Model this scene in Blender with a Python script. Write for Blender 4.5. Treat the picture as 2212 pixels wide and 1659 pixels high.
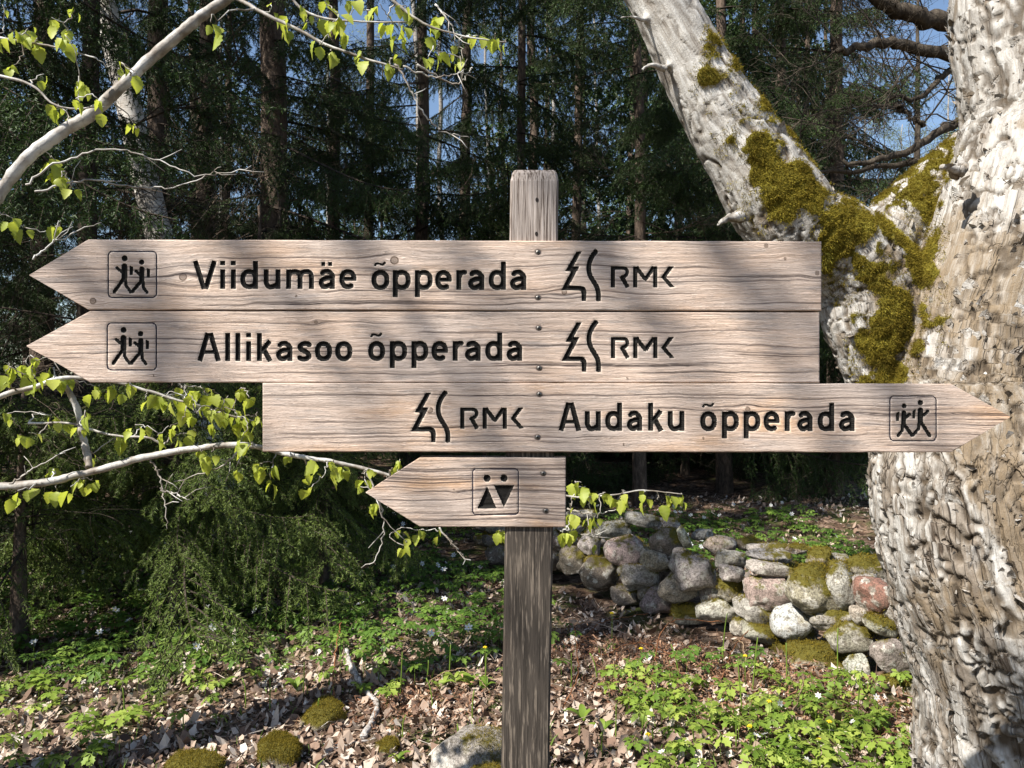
import bpy, math, random
import numpy as np
from mathutils import Vector, Matrix, Euler

# ------------------------------------------------------------------ camera, sky, sun, exposure
scn = bpy.context.scene
for o in list(bpy.data.objects): bpy.data.objects.remove(o)
COL = scn.collection
CAM_H = 1.5
cam = bpy.data.cameras.new('camera'); cam.sensor_width = 36.0; cam.lens = 27.03
cam.clip_start = 0.02; cam.clip_end = 2000
cam_o = bpy.data.objects.new('camera', cam); COL.objects.link(cam_o)
cam_o.location = (0, 0, CAM_H); cam_o.rotation_euler = (math.radians(90), 0, 0)
scn.camera = cam_o

SUN_EL, SUN_AZ = math.radians(46), math.radians(52)       # azimuth: degrees to the left of straight behind the camera
SUN = Vector((-math.sin(SUN_AZ)*math.cos(SUN_EL), -math.cos(SUN_AZ)*math.cos(SUN_EL), math.sin(SUN_EL)))
world = bpy.data.worlds.new('World'); scn.world = world; world.use_nodes = True
wn = world.node_tree; bg = wn.nodes['Background']; bg.inputs['Strength'].default_value = 0.082
sky = wn.nodes.new('ShaderNodeTexSky'); sky.sky_type = 'NISHITA'; sky.sun_disc = False
sky.sun_elevation = SUN_EL; sky.sun_rotation = math.atan2(SUN.x, SUN.y)
sky.air_density = 1.0; sky.dust_density = 0.6; sky.ozone_density = 1.5
wn.links.new(sky.outputs['Color'], bg.inputs['Color'])
sun = bpy.data.lights.new('sun', 'SUN'); sun.energy = 5.0; sun.angle = math.radians(0.53); sun.color = (1.0, 0.95, 0.88)
sun_o = bpy.data.objects.new('sun', sun); COL.objects.link(sun_o)
sun_o.rotation_euler = SUN.to_track_quat('Z', 'Y').to_euler(); sun_o.location = SUN*30
scn.view_settings.view_transform = 'Standard'; scn.view_settings.look = 'None'
scn.view_settings.exposure = 1.05; scn.view_settings.gamma = 1.0; scn.view_settings.use_curve_mapping = False
scn.render.engine = 'CYCLES'
scn.cycles.max_bounces = 5; scn.cycles.diffuse_bounces = 3; scn.cycles.glossy_bounces = 2
scn.cycles.transmission_bounces = 3; scn.cycles.transparent_max_bounces = 4
scn.cycles.use_denoising = True; scn.cycles.sample_clamp_indirect = 6.0

random.seed(7); RNG = np.random.default_rng(11)
K2 = 0.46293/769.0                                        # metres per (2212-wide) pixel at one metre
def P(x, y, Y):                                           # where the ray of a picture point meets depth Y
    return np.array([(x-1106.0)*K2*Y, Y, CAM_H-(y-829.5)*K2*Y])

# ------------------------------------------------------------------ numpy noise
def _hash(ix, iy, iz, seed):
    h = (ix.astype(np.uint32)*np.uint32(374761393) + iy.astype(np.uint32)*np.uint32(668265263)
         + iz.astype(np.uint32)*np.uint32(2147483647) + np.uint32((seed*974634777+12345) & 0xffffffff))
    h = (h ^ (h >> np.uint32(13)))*np.uint32(1274126177)
    h = (h ^ (h >> np.uint32(16)))*np.uint32(2246822519)
    return ((h ^ (h >> np.uint32(15))) & np.uint32(0xffffff)).astype(np.float64)/float(0xffffff)
def vnoise(Q, seed=0):
    Q = np.asarray(Q, dtype=np.float64); f = np.floor(Q); t = Q-f
    i = f.astype(np.int64) & 0xffffffff
    t = t*t*t*(t*(t*6-15)+10)
    ix, iy, iz = i[:, 0], i[:, 1], i[:, 2]; jx, jy, jz = ix+1, iy+1, iz+1
    a, b, c = t[:, 0], t[:, 1], t[:, 2]
    def l(u, v, w): return u+(v-u)*w
    x00 = l(_hash(ix, iy, iz, seed), _hash(jx, iy, iz, seed), a); x10 = l(_hash(ix, jy, iz, seed), _hash(jx, jy, iz, seed), a)
    x01 = l(_hash(ix, iy, jz, seed), _hash(jx, iy, jz, seed), a); x11 = l(_hash(ix, jy, jz, seed), _hash(jx, jy, jz, seed), a)
    return l(l(x00, x10, b), l(x01, x11, b), c)
np.seterr(over='ignore')
def fbm(Q, octs=4, seed=0, gain=.5):
    Q = np.asarray(Q, dtype=np.float64); s = 0; a = 1; n = 0
    for k in range(octs):
        s = s+a*vnoise(Q*(2.03**k)+k*17.3, seed+k); n += a; a *= gain
    return s/n
def sstep(a, b, x):
    t = np.clip((x-a)/(b-a), 0, 1); return t*t*(3-2*t)

# ------------------------------------------------------------------ mesh and object helpers
def mesh(name, V, F, mats=(), mi=None, attrs=None, smooth=True):
    V = np.asarray(V, dtype=np.float32)
    if isinstance(F, np.ndarray): F = [F]
    F = [np.asarray(f, dtype=np.int32) for f in F if len(f)]
    me = bpy.data.meshes.new(name)
    me.vertices.add(len(V)); me.vertices.foreach_set('co', V.ravel())
    tot = np.concatenate([np.full(len(f), f.shape[1], dtype=np.int32) for f in F])
    idx = np.concatenate([f.ravel() for f in F])
    me.loops.add(len(idx)); me.loops.foreach_set('vertex_index', idx)
    me.polygons.add(len(tot)); st = np.zeros(len(tot), dtype=np.int32); st[1:] = np.cumsum(tot)[:-1]
    me.polygons.foreach_set('loop_start', st)
    try: me.polygons.foreach_set('loop_total', tot)
    except Exception: pass
    for m in (mats if isinstance(mats, (list, tuple)) else [mats]): me.materials.append(m)
    if mi is not None: me.polygons.foreach_set('material_index', np.asarray(mi, dtype=np.int32))
    me.polygons.foreach_set('use_smooth', np.full(len(tot), smooth, dtype=bool))
    for k, a in (attrs or {}).items():
        a = np.asarray(a, dtype=np.float32)
        if a.ndim == 1:
            at = me.attributes.new(k, 'FLOAT', 'POINT'); at.data.foreach_set('value', a)
        else:
            at = me.attributes.new(k, 'FLOAT_VECTOR', 'POINT'); at.data.foreach_set('vector', a.ravel())
    me.update(calc_edges=True); me.validate()
    return me
def link(name, data, parent=None, loc=(0, 0, 0), rot=None, scale=None):
    o = bpy.data.objects.new(name, data); COL.objects.link(o)
    if parent is not None: o.parent = parent
    o.location = loc
    if rot is not None: o.rotation_euler = rot
    if scale is not None: o.scale = scale if hasattr(scale, '__len__') else (scale,)*3
    return o
def tag(o, label, cat, group=None, kind=None):
    o['label'] = label; o['category'] = cat
    if group: o['group'] = group
    if kind: o['kind'] = kind
    return o
def thing(name, label, cat, loc=(0, 0, 0), group=None, rot=None, scale=None):
    return tag(link(name, None, None, loc, rot, scale), label, cat, group)
class MB:                                                 # collects pieces of one mesh
    def __init__(s): s.V = []; s.T = []; s.Q = []; s.n = 0; s.A = {}; s.mt = []; s.mq = []
    def add(s, V, F, m=0, **attrs):
        V = np.asarray(V, dtype=np.float64); F = np.asarray(F, dtype=np.int64)
        (s.T if F.shape[1] == 3 else s.Q).append(F+s.n); (s.mt if F.shape[1] == 3 else s.mq).append(np.full(len(F), m))
        s.V.append(V); s.n += len(V)
        for k, a in attrs.items(): s.A.setdefault(k, []).append(np.broadcast_to(np.asarray(a, dtype=np.float64), (len(V),)))
        return s
    def mesh(s, name, mats, smooth=True):
        F = []; mi = []
        if s.T: F.append(np.concatenate(s.T)); mi.append(np.concatenate(s.mt))
        if s.Q: F.append(np.concatenate(s.Q)); mi.append(np.concatenate(s.mq))
        return mesh(name, np.concatenate(s.V), F, mats, np.concatenate(mi), {k: np.concatenate(a) for k, a in s.A.items()}, smooth)
def nrm(v): return v/np.maximum(np.linalg.norm(v, axis=-1, keepdims=True), 1e-9)
def spline(pts, n):                                       # Catmull-Rom through rows of pts
    p = np.asarray(pts, dtype=np.float64); m = len(p)
    p = np.vstack([2*p[0]-p[1], p, 2*p[-1]-p[-2]]); u = np.linspace(0, m-1-1e-6, n); i = u.astype(int); t = (u-i)[:, None]
    a, b, c, d = p[i], p[i+1], p[i+2], p[i+3]
    return .5*((2*b)+(-a+c)*t+(2*a-5*b+4*c-d)*t*t+(-a+3*b-3*c+d)*t**3)
def tube(pts, rad, sides=8, cap=True):
    p = np.asarray(pts, dtype=np.float64); n = len(p); rad = np.broadcast_to(np.asarray(rad, dtype=np.float64), (n,))
    t = nrm(np.gradient(p, axis=0)); up = np.array([0, 0, 1.]) if abs(t[0, 2]) < .9 else np.array([1., 0, 0])
    u = np.zeros_like(p); a = np.cross(t[0], up); a /= np.linalg.norm(a)
    for i in range(n):
        a = a-t[i]*np.dot(a, t[i]); a /= max(np.linalg.norm(a), 1e-9); u[i] = a
    v = np.cross(t, u); th = np.arange(sides)*2*np.pi/sides
    V = (p[:, None, :]+rad[:, None, None]*(np.cos(th)[None, :, None]*u[:, None, :]+np.sin(th)[None, :, None]*v[:, None, :])).reshape(-1, 3)
    i = np.arange(n-1)[:, None]*sides; j = np.arange(sides)[None, :]; k = (j+1) % sides
    Q = np.stack([i+j, i+k, i+sides+k, i+sides+j], -1).reshape(-1, 4)
    T = np.zeros((0, 3), int)
    if cap:
        V = np.vstack([V, p[0], p[-1]]); j = np.arange(sides); k = (j+1) % sides; b = (n-1)*sides
        T = np.vstack([np.stack([np.full(sides, n*sides), k, j], -1), np.stack([np.full(sides, n*sides+1), b+j, b+k], -1)])
    return V, Q, T
def addtube(mb, pts, rad, sides=8, m=0, cap=True, **at):
    V, Q, T = tube(pts, rad, sides, cap); n0 = mb.n
    mb.add(V, Q, m, **at)
    if len(T): mb.T.append(T+n0); mb.mt.append(np.full(len(T), m))
def segs(mb, P0, P1, R0, R1, sides=4, m=0, **at):         # many straight tapered sticks at once
    P0 = np.asarray(P0, float); P1 = np.asarray(P1, float); n = len(P0)
    t = nrm(P1-P0); ref = np.where(np.abs(t[:, 2:3]) < .9, np.array([[0, 0, 1.]]), np.array([[1., 0, 0]]))
    u = nrm(np.cross(t, ref)); v = np.cross(t, u); th = np.arange(sides)*2*np.pi/sides
    ring = np.cos(th)[None, :, None]*u[:, None]+np.sin(th)[None, :, None]*v[:, None]
    R0 = np.broadcast_to(R0, (n,)); R1 = np.broadcast_to(R1, (n,))
    V = np.concatenate([P0[:, None]+ring*R0[:, None, None], P1[:, None]+ring*R1[:, None, None]], 1).reshape(-1, 3)
    b = np.arange(n)[:, None]*2*sides; j = np.arange(sides)[None]; k = (j+1) % sides
    F = np.stack([b+j, b+k, b+sides+k, b+sides+j], -1).reshape(-1, 4)
    mb.add(V, F, m, **{q: (np.repeat(a, 2*sides) if hasattr(a, '__len__') else a) for q, a in at.items()})

# ------------------------------------------------------------------ material helpers
class Mat:
    def __init__(s, name, rough=.8, spec=.3):
        s.m = bpy.data.materials.new(name); s.m.use_nodes = True; s.t = s.m.node_tree
        s.b = s.t.nodes['Principled BSDF']; s.out = s.t.nodes['Material Output']
        s.b.inputs['Roughness'].default_value = rough; s.b.inputs['Specular IOR Level'].default_value = spec
    def n(s, typ, out=0, props=None, **ins):
        nd = s.t.nodes.new('ShaderNode'+typ)
        for k, v in (props or {}).items(): setattr(nd, k, v)
        for k, v in ins.items():
            key = int(k[1:]) if k[0] == '_' and k[1:].isdigit() else k.replace('_', ' ')
            s.set(nd.inputs[key], v)
        return nd.outputs[out]
    def set(s, sock, v):
        if isinstance(v, bpy.types.NodeSocket): s.t.links.new(v, sock)
        elif hasattr(v, '__len__') and len(v) == 3 and sock.type == 'RGBA': sock.default_value = (*v, 1)
        else: sock.default_value = v
    def attr(s, name, out='Fac'):
        nd = s.t.nodes.new('ShaderNodeAttribute'); nd.attribute_name = name; return nd.outputs[out]
    def obj(s): return s.t.nodes.new('ShaderNodeTexCoord').outputs['Object']
    def pos(s): return s.t.nodes.new('ShaderNodeNewGeometry').outputs['Position']
    def orand(s): return s.t.nodes.new('ShaderNodeObjectInfo').outputs['Random']
    def mapping(s, vec, scale=(1, 1, 1), rot=(0, 0, 0)): return s.n('Mapping', Vector=vec, Scale=scale, Rotation=rot)
    def noise(s, vec, scale, detail=4, rough=.55, dist=0, out=0): return s.n('TexNoise', out, Vector=vec, Scale=scale, Detail=detail, Roughness=rough, Distortion=dist)
    def voro(s, vec, scale, feature='F1', out=0): return s.n('TexVoronoi', out, {'feature': feature}, Vector=vec, Scale=scale)
    def math(s, op, a, b=0.0, c=0.0, clamp=False): return s.n('Math', 0, {'operation': op, 'use_clamp': clamp}, _0=a, _1=b, _2=c)
    def rng(s, v, a, b, c=0., d=1.): return s.n('MapRange', 0, {'interpolation_type': 'SMOOTHSTEP'}, Value=v, From_Min=a, From_Max=b, To_Min=c, To_Max=d)
    def mix(s, f, a, b, mode='MIX'):
        nd = s.t.nodes.new('ShaderNodeMix'); nd.data_type = 'RGBA'; nd.blend_type = mode
        s.set(nd.inputs[0], f); s.set(nd.inputs[6], a); s.set(nd.inputs[7], b); return nd.outputs[2]
    def ramp(s, f, stops):
        nd = s.t.nodes.new('ShaderNodeValToRGB'); cr = nd.color_ramp
        while len(cr.elements) < len(stops): cr.elements.new(.5)
        for e, (p, c) in zip(cr.elements, stops): e.position = p; e.color = (*c, 1)
        s.set(nd.inputs[0], f); return nd.outputs[0]
    def color(s, c): s.set(s.b.inputs['Base Color'], c); return s
    def rough(s, r): s.set(s.b.inputs['Roughness'], r); return s
    def bump(s, h, strength=.5, dist=.01):
        nd = s.t.nodes.new('ShaderNodeBump'); s.set(nd.inputs['Strength'], strength); s.set(nd.inputs['Distance'], dist); s.set(nd.inputs['Height'], h)
        s.t.links.new(nd.outputs[0], s.b.inputs['Normal']); return s
    def translucent(s, col, fac):
        tr = s.t.nodes.new('ShaderNodeBsdfTranslucent'); s.set(tr.inputs[0], col)
        mx = s.t.nodes.new('ShaderNodeMixShader'); s.set(mx.inputs[0], fac)
        s.t.links.new(s.b.outputs[0], mx.inputs[1]); s.t.links.new(tr.outputs[0], mx.inputs[2]); s.t.links.new(mx.outputs[0], s.out.inputs[0]); return s

# ================================================================== ground
def gz(x, y):
    x = np.atleast_1d(np.asarray(x, float)); y = np.atleast_1d(np.asarray(y, float)); z = np.zeros_like(x)
    return (fbm(np.stack([x*.45, y*.45, z], -1), 2, 3)-.5)*.16+(fbm(np.stack([x*2.2, y*2.2, z], -1), 3, 8)-.5)*.06
def build_ground():
    def graded(c0, c1, fine, far0, far1):
        a = list(np.arange(c0, c1+1e-6, fine)); s = fine; p = c1
        while p < far1: s *= 1.22; p += s; a.append(min(p, far1))
        s = fine; p = c0
        while p > far0: s *= 1.22; p -= s; a.insert(0, max(p, far0))
        return np.array(a)
    xs = graded(-3.6, 3.6, .035, -400, 400); ys = graded(2.6, 8.0, .035, -60, 600)
    X, Y = np.meshgrid(xs, ys); x, y = X.ravel(), Y.ravel(); nx = len(xs); ny = len(ys)
    near = sstep(14, 8, np.hypot(x, y-5))
    z = gz(x, y)+near*(fbm(np.stack([x*14, y*14, x*0], -1), 3, 21)-.5)*.03
    i = (np.arange(ny-1)[:, None]*nx+np.arange(nx-1)[None]).ravel()
    m = Mat('woodland_floor', .95, .1); p = m.pos()
    big = m.noise(p, .55, 4, .6); mid = m.noise(p, 3.0, 4, .6); fine = m.noise(p, 30, 4, .65)
    vo = m.voro(m.n('VectorMath', 0, {'operation': 'ADD'}, _0=p, _1=m.n('VectorMath', 0, {'operation': 'SCALE'}, _0=m.noise(p, 9, 2, .5, 0, 1), Scale=.12)), 17, out=1)
    cell = m.n('SeparateColor', 0, Color=vo)
    c = m.ramp(cell, [(0, (.045, .028, .018)), (.35, (.12, .075, .05)), (.7, (.22, .145, .10)), (1, (.34, .245, .18))])
    c = m.mix(m.rng(fine, .35, .6, .7, 0), c, (.03, .02, .014))
    c = m.mix(m.math('MULTIPLY', m.rng(mid, .45, .6), m.rng(big, .40, .58), clamp=True), c, (.05, .062, .018))
    m.color(c); m.bump(m.math('ADD', fine, m.math('MULTIPLY', cell, .6)), .9, .02)
    g = link('ground', mesh('ground', np.stack([x, y, z], -1), np.stack([i, i+1, i+nx+1, i+nx], -1), [m.m])); g['kind'] = 'structure'
build_ground()

# ================================================================== the signpost
YB = 1.5; KS = YB/(769.0*3.9375)                          # metres per photograph pixel in the plane of the boards
def mat_wood(name, warm, dark):
    m = Mat(name, .78, .25); p = m.obj(); g = m.attr('grain'); cr = m.attr('crack'); kn = m.attr('knot')
    sx = m.n('SeparateXYZ', 0, Vector=p)
    gv = m.n('CombineXYZ', X=m.math('MULTIPLY', sx, .8), Y=m.math('MULTIPLY', g, 60.0), Z=0.0)
    band = m.noise(gv, 11.0, 4, .66); lip = m.attr('lip')
    fine = m.noise(m.n('CombineXYZ', X=m.math('MULTIPLY', sx, 9.0), Y=m.math('MULTIPLY', g, 900.0), Z=3.0), 1.0, 3, .6)
    blot = m.noise(m.mapping(p, (2.2, 1, 9)), 1.6, 4, .55)
    blot2 = m.noise(m.mapping(p, (5, 1, 40)), 1.4, 4, .65)
    c = m.ramp(band, [(.26, (.24*dark, .165*dark, .12*dark)), (.38, (.40*dark, .30*dark, .235*dark)), (.52, (.47*dark, .37*dark, .30*dark)), (.72, (.55*dark, .455*dark, .385*dark))])
    c = m.mix(m.rng(blot, .46, .68, 0, .6), c, (.43*dark, .365*dark, .32*dark))
    c = m.mix(m.rng(blot2, .50, .70, 0, .75), c, (.24*dark, .215*dark, .2*dark)); stn = m.noise(m.mapping(p, (3, 1, 14)), 2.2, 5, .7); c = m.mix(m.rng(stn, .58, .74, 0, .6), c, (.19, .165, .15))
    c = m.mix(m.rng(blot, .30, .50, warm, 0), c, (.52*dark, .31*dark, .165*dark))
    c = m.mix(m.rng(fine, .34, .56, .62, 0), c, (.15, .105, .078), 'MIX'); fz = m.noise(m.n('CombineXYZ', X=m.math('MULTIPLY', sx, 60.0), Y=m.math('MULTIPLY', g, 700.0), Z=7.0), 1.0, 2, .6); c = m.mix(m.rng(fz, .60, .72, 0, .6), c, (.80, .70, .61))
    c = m.mix(m.math('MULTIPLY', kn, 1.15, clamp=True), c, (.085, .055, .036)); c = m.mix(lip, c, (.66, .56, .46))
    c = m.mix(cr, c, (.03, .02, .02))
    m.color(c); m.rough(m.rng(fine, .3, .7, .9, .65))
    h = m.math('ADD', m.math('MULTIPLY', band, 1.0), m.math('MULTIPLY', fine, .55))
    m.bump(m.math('ADD', h, m.math('MULTIPLY', m.rng(fz, .5, .75), .8)), .75, .0014); return m.m
M_WOOD = [mat_wood('weathered_larch', .32, 1.24), mat_wood('weathered_pale_larch', .16, 1.32), mat_wood('weathered_warm_larch', .65, 1.24), mat_wood('weathered_honey_larch', .85, 1.22)]
def mat_black():
    m = Mat('black_groove_paint', .75, .15); p = m.obj()
    st = m.n('TexWave', 0, {'wave_type': 'BANDS', 'bands_direction': 'DIAGONAL'}, Vector=p, Scale=160.0, Distortion=3.0, Detail=1.0)
    wear = m.noise(m.mapping(p, (30, 1, 90)), 1.0, 4, .6)
    c = m.mix(m.rng(st, .3, .8), (.006, .0055, .005), (.017, .015, .012))
    c = m.mix(m.rng(wear, .70, .74), c, (.30, .23, .15)); m.color(c); m.bump(st, .35, .001); return m.m
M_BLACK = mat_black()
def mat_line():
    m = Mat('burnt_violet_line', .6, .3); m.color((.010, .005, .014)); return m.m
M_LINE = mat_line()

SW = 10.2                                                  # half the stroke of the lettering, in photograph pixels
def arc(cx, cy, rx, ry, a0, a1, n=18, e=2.25):
    a = np.radians(np.linspace(a0, a1, n)); c, s = np.cos(a), np.sin(a)
    return np.stack([cx+rx*np.sign(c)*np.abs(c)**(2/e), cy+ry*np.sign(s)*np.abs(s)**(2/e)], -1)
def glyph(ch, w):                                         # list of (centre line, half width) in x right, y up from the baseline
    s = SW; L, R = s, w-s; H = 78; X = 111; T = H-s+1; B = s-1; cx = w/2; ry = (T-B)/2; cy = (T+B)/2; S = []
    def st(*pts, h=s): S.append((np.array(pts, float), h))
    def sp(*pts, h=s, n=16): S.append((spline(pts, n), h))
    if ch in 'oõ': S.append((arc(cx, cy, (R-L)/2, ry, 0, 360, 30), s))
    if ch == 'p': st((L, -29), (L, H)); S.append((arc((L+R)/2, cy, (R-L)/2, ry, 0, 360, 30), s))
    if ch == 'd': st((R, 0), (R, X)); S.append((arc((L+R)/2, cy, (R-L)/2, ry, 0, 360, 30), s))
    if ch == 'e': S.append((arc(cx, cy, (R-L)/2, ry, 0, 312, 26), s)); st((L, 40), (R+s*.93, 40), h=s*.8); st((R, 37), (R, 46))
    if ch in 'aä':
        sp((L+3, 61), (w*.36, T), (w*.62, T), (R, 54), (R, 44)); st((R, 0), (R, 52))
        sp((R, 44), (w*.52, 43), (L+5, 36), (L, 23), (L+9, B+1), (w*.5, B+1), (R-3, 20), (R, 26), n=26)
    if ch == 'u': sp((L, 40), (L, 26), (L+9, B+1), (w*.52, B), (R-4, 19), (R, 32), n=22); st((L, H), (L, 30)); st((R, 0), (R, H))
    if ch == 'm':
        c2 = (L+R)/2; st((L, 0), (L, H))
        for a, b in ((L, c2), (c2, R)): sp((a, 52), (a+8, 64), ((a+b)/2+4, T), (b-4, 62), (b, 48), n=20); st((b, 0), (b, 50))
    if ch == 'r': st((L, 0), (L, H)); sp((L, 48), (L+8, 62), (w*.62, 69), (w-1, 69), n=12, h=s*.95)
    if ch == 'k': st((L, 0), (L, X)); st((L+4, 33), (w-11, 80), h=s*.95); st((w*.44, 46), (w-10, -1), h=s)
    if ch == 's': sp((R+3, 63), (w*.72, T), (w*.42, T), (L, 58), (w*.32, 45), (w*.66, 35), (R, 20), (w*.6, B), (w*.3, B), (L-3, 15), n=34)
    if ch == 'l': st((cx, 0), (cx, X))
    if ch == 'i': st((cx, 0), (cx, H)); st((cx, 93), (cx, X))
    if ch == 'A': st((9, 0), (cx-5, X)); st((cx+5, X), (w-9, 0)); st((cx-8, X-s), (cx+8, X-s)); st((w*.25, 36), (w*.75, 36), h=7.5)
    if ch == 'V': st((9, X), (cx-3, 0)); st((cx+3, 0), (w-9, X)); st((cx-6, s), (cx+6, s))
    if ch == 'ä':
        for q in (-13.6, 13.6): st((cx+q, 90), (cx+q, 107), h=8)
    if ch == 'õ': sp((cx-22, 94), (cx-17, 102), (cx-8, 104), (cx+3, 100), (cx+12, 101), (cx+20, 110), n=14, h=4.6)
    return S
class SDF:                                                # union of butt-ended strokes, capsules, discs and polygons, in photograph pixels
    def __init__(s): s.box = []; s.disc = []; s.poly = []; s.lo = np.full(2, 1e9); s.hi = -s.lo
    def ext(s, pts, r): s.lo = np.minimum(s.lo, np.min(pts, 0)-r); s.hi = np.maximum(s.hi, np.max(pts, 0)+r)
    def stroke(s, pts, h, rnd=False):
        p = np.asarray(pts, float); s.ext(p, h*1.5)
        for a, b in zip(p[:-1], p[1:]): s.box.append((a, b, h))
        for q in (p if rnd else p[1:-1]): s.disc.append((q, h))
        return s
    def circle(s, c, r): s.ext(np.array([c]), r); s.disc.append((np.array(c, float), r)); return s
    def polygon(s, pts): p = np.asarray(pts, float); s.ext(p, 0); s.poly.append(p); return s
    def ring(s, x0, y0, x1, y1, r, h):
        pts = np.vstack([arc(x1-r, y1-r, r, r, 0, 90, 8, 2), arc(x0+r, y1-r, r, r, 90, 180, 8, 2), arc(x0+r, y0+r, r, r, 180, 270, 8, 2), arc(x1-r, y0+r, r, r, 270, 360, 8, 2)])
        return s.stroke(np.vstack([pts, pts[:1]]), h, True)
    def __call__(s, q):
        d = np.full(len(q), 1e9)
        for a, b, h in s.box:
            t = b-a; l = max(np.linalg.norm(t), 1e-6); t = t/l; r = q-(a+b)/2
            ex = np.abs(r@t)-l/2; ey = np.abs(r@np.array([-t[1], t[0]]))-h
            d = np.minimum(d, np.minimum(np.maximum(ex, ey), 0)+np.hypot(np.maximum(ex, 0), np.maximum(ey, 0)))
        for c, r in s.disc: d = np.minimum(d, np.hypot(*(q-c).T)-r)
        for p in s.poly:
            dd = np.full(len(q), 1e9); ins = np.zeros(len(q), bool); pn = np.roll(p, -1, 0)
            for a, b in zip(p, pn):
                e = b-a; w = q-a; t = np.clip((w@e)/max(e@e, 1e-9), 0, 1); dd = np.minimum(dd, np.hypot(*(w-t[:, None]*e).T))
                c = (a[1] > q[:, 1]) != (b[1] > q[:, 1])
                ins ^= c & (q[:, 0] < (b[0]-a[0])*(q[:, 1]-a[1])/((b[1]-a[1]) or 1e-9)+a[0])
            d = np.minimum(d, np.where(ins, -dd, dd))
        return d
def put_text(spans, base, ox, sc):                        # (letter, left, right) measured along a crop of scale sc that starts at ox
    out = []
    for ch, a, b in spans:
        f = SDF(); x0 = ox+a/sc; w = (b-a)/sc
        for pts, h in glyph(ch, w): f.stroke(np.stack([x0+pts[:, 0], base-pts[:, 1]], -1), h)
        out.append(('letter', f))
    return out
def put_logo(dx, dy):
    def q(pts): return np.array([(2180+dx+x/2.442, 960+dy+y/2.442) for x, y in pts])
    h = 21/2.442; out = []
    t = SDF().polygon(q([(220, 72), (270, 72), (193, 213), (250, 215), (150, 401), (262, 402), (292, 410), (310, 430), (317, 465), (311, 550), (270, 550), (268, 475), (262, 455), (248, 447), (72, 447), (165, 265), (110, 262)]))
    r = SDF().stroke(q(spline([(416, 60), (372, 118), (345, 180), (338, 240), (352, 305), (390, 370), (418, 420), (431, 480), (429, 550)], 30)), 24/2.442)
    out += [('emblem_tree', t), ('emblem_path', r)]
    R = SDF().stroke(q([(570, 420), (570, 215)]), h).stroke(q([(551, 232), (660, 232)]), 17/2.442).stroke(q(spline([(655, 232), (690, 236), (708, 262), (702, 292), (680, 312), (650, 320)], 14)), 18/2.442).stroke(q([(650, 308), (714, 418)]), h)
    Mm = SDF().stroke(q([(785, 420), (785, 215)]), h).stroke(q([(978, 420), (978, 215)]), h).stroke(q([(795, 222), (884, 340)]), 20/2.442).stroke(q([(884, 340), (965, 222)]), 20/2.442).polygon(q([(862, 330), (906, 330), (885, 362)])).polygon(q([(766, 215), (822, 215), (822, 250), (766, 250)])).polygon(q([(945, 215), (998, 215), (998, 250), (945, 250)]))
    Kk = SDF().polygon(q([(1108, 215), (1160, 215), (1082, 318), (1164, 414), (1120, 420), (1032, 320)]))
    return out+[('letter', R), ('letter', Mm), ('letter', Kk)]
def put_hikers(ox, oy, fr, w):
    def q(pts): return np.array([(ox+x/4.329, oy+y/4.329) for x, y in pts])
    def man(hx, hy, hr, tor, arm, leg1, leg2, pack, s):
        f = SDF().circle(q([(hx, hy)])[0], hr/4.329); f.stroke(q(tor), s/4.329, True)
        f.stroke(q(arm), 28/4.329, True).stroke(q(leg1), 33/4.329, True).stroke(q(leg2), 29/4.329, True)
        return f, SDF().polygon(q(pack))
    a, b = q([fr[:2], fr[2:]]); out = [('pictogram_frame', SDF().ring(a[0], a[1], b[0], b[1], 17, w))]
    return out, man
def hikers_left(ox, oy, fr):
    out, man = put_hikers(ox, oy, fr, 3.0); dx, dy = fr[0]-108, fr[1]-85
    def sh(p): return [(x+dx, y+dy) for x, y in p]
    f, k = man(388+dx, 203+dy, 52, sh([(385, 340), (385, 540)]), sh([(258, 365), (345, 440)]), sh([(372, 545), (213, 772)]), sh([(405, 590), (408, 660), (490, 775)]), sh([(472, 318), (535, 352), (527, 488), (472, 488)]), 53)
    f2, k2 = man(677+dx, 268+dy, 47, sh([(682, 385), (682, 560)]), sh([(580, 422), (645, 478)]), sh([(668, 590), (522, 768)]), sh([(703, 600), (708, 700), (768, 780)]), sh([(762, 362), (824, 392), (820, 532), (766, 532)]), 46)
    return out+[('hiker', f), ('backpack', k), ('hiker', f2), ('backpack', k2)]
def hikers_right(ox, oy, fr):
    out, man = put_hikers(ox, oy, fr, 2.6)
    f, k = man(620, 196, 47, [(622, 322), (618, 530)], [(750, 345), (665, 415)], [(640, 540), (775, 755)], [(592, 560), (590, 640), (492, 750)], [(484, 340), (545, 300), (530, 468), (484, 466)], 47)
    f2, k2 = man(343, 250, 42, [(340, 368), (332, 560)], [(438, 395), (375, 448)], [(350, 575), (478, 752)], [(312, 590), (310, 672), (240, 758)], [(206, 375), (268, 343), (255, 508), (204, 512)], 41)
    return out+[('hiker', f), ('backpack', k), ('hiker', f2), ('backpack', k2)]
def toilet(ox, oy):
    def q(pts): return np.array([(ox+x/4.329, oy+y/4.329) for x, y in pts])
    a, b = q([(90, 75), (870, 855)])
    return [('pictogram_frame', SDF().ring(a[0], a[1], b[0], b[1], 14, 2.5)), ('figure_head', SDF().circle(q([(335, 235)])[0], 62/4.329)), ('figure_head', SDF().circle(q([(624, 235)])[0], 62/4.329)),
            ('figure_skirt', SDF().polygon(q([(336, 370), (498, 750), (165, 755)]))), ('figure_torso', SDF().polygon(q([(450, 354), (802, 354), (624, 735)])))]

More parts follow.
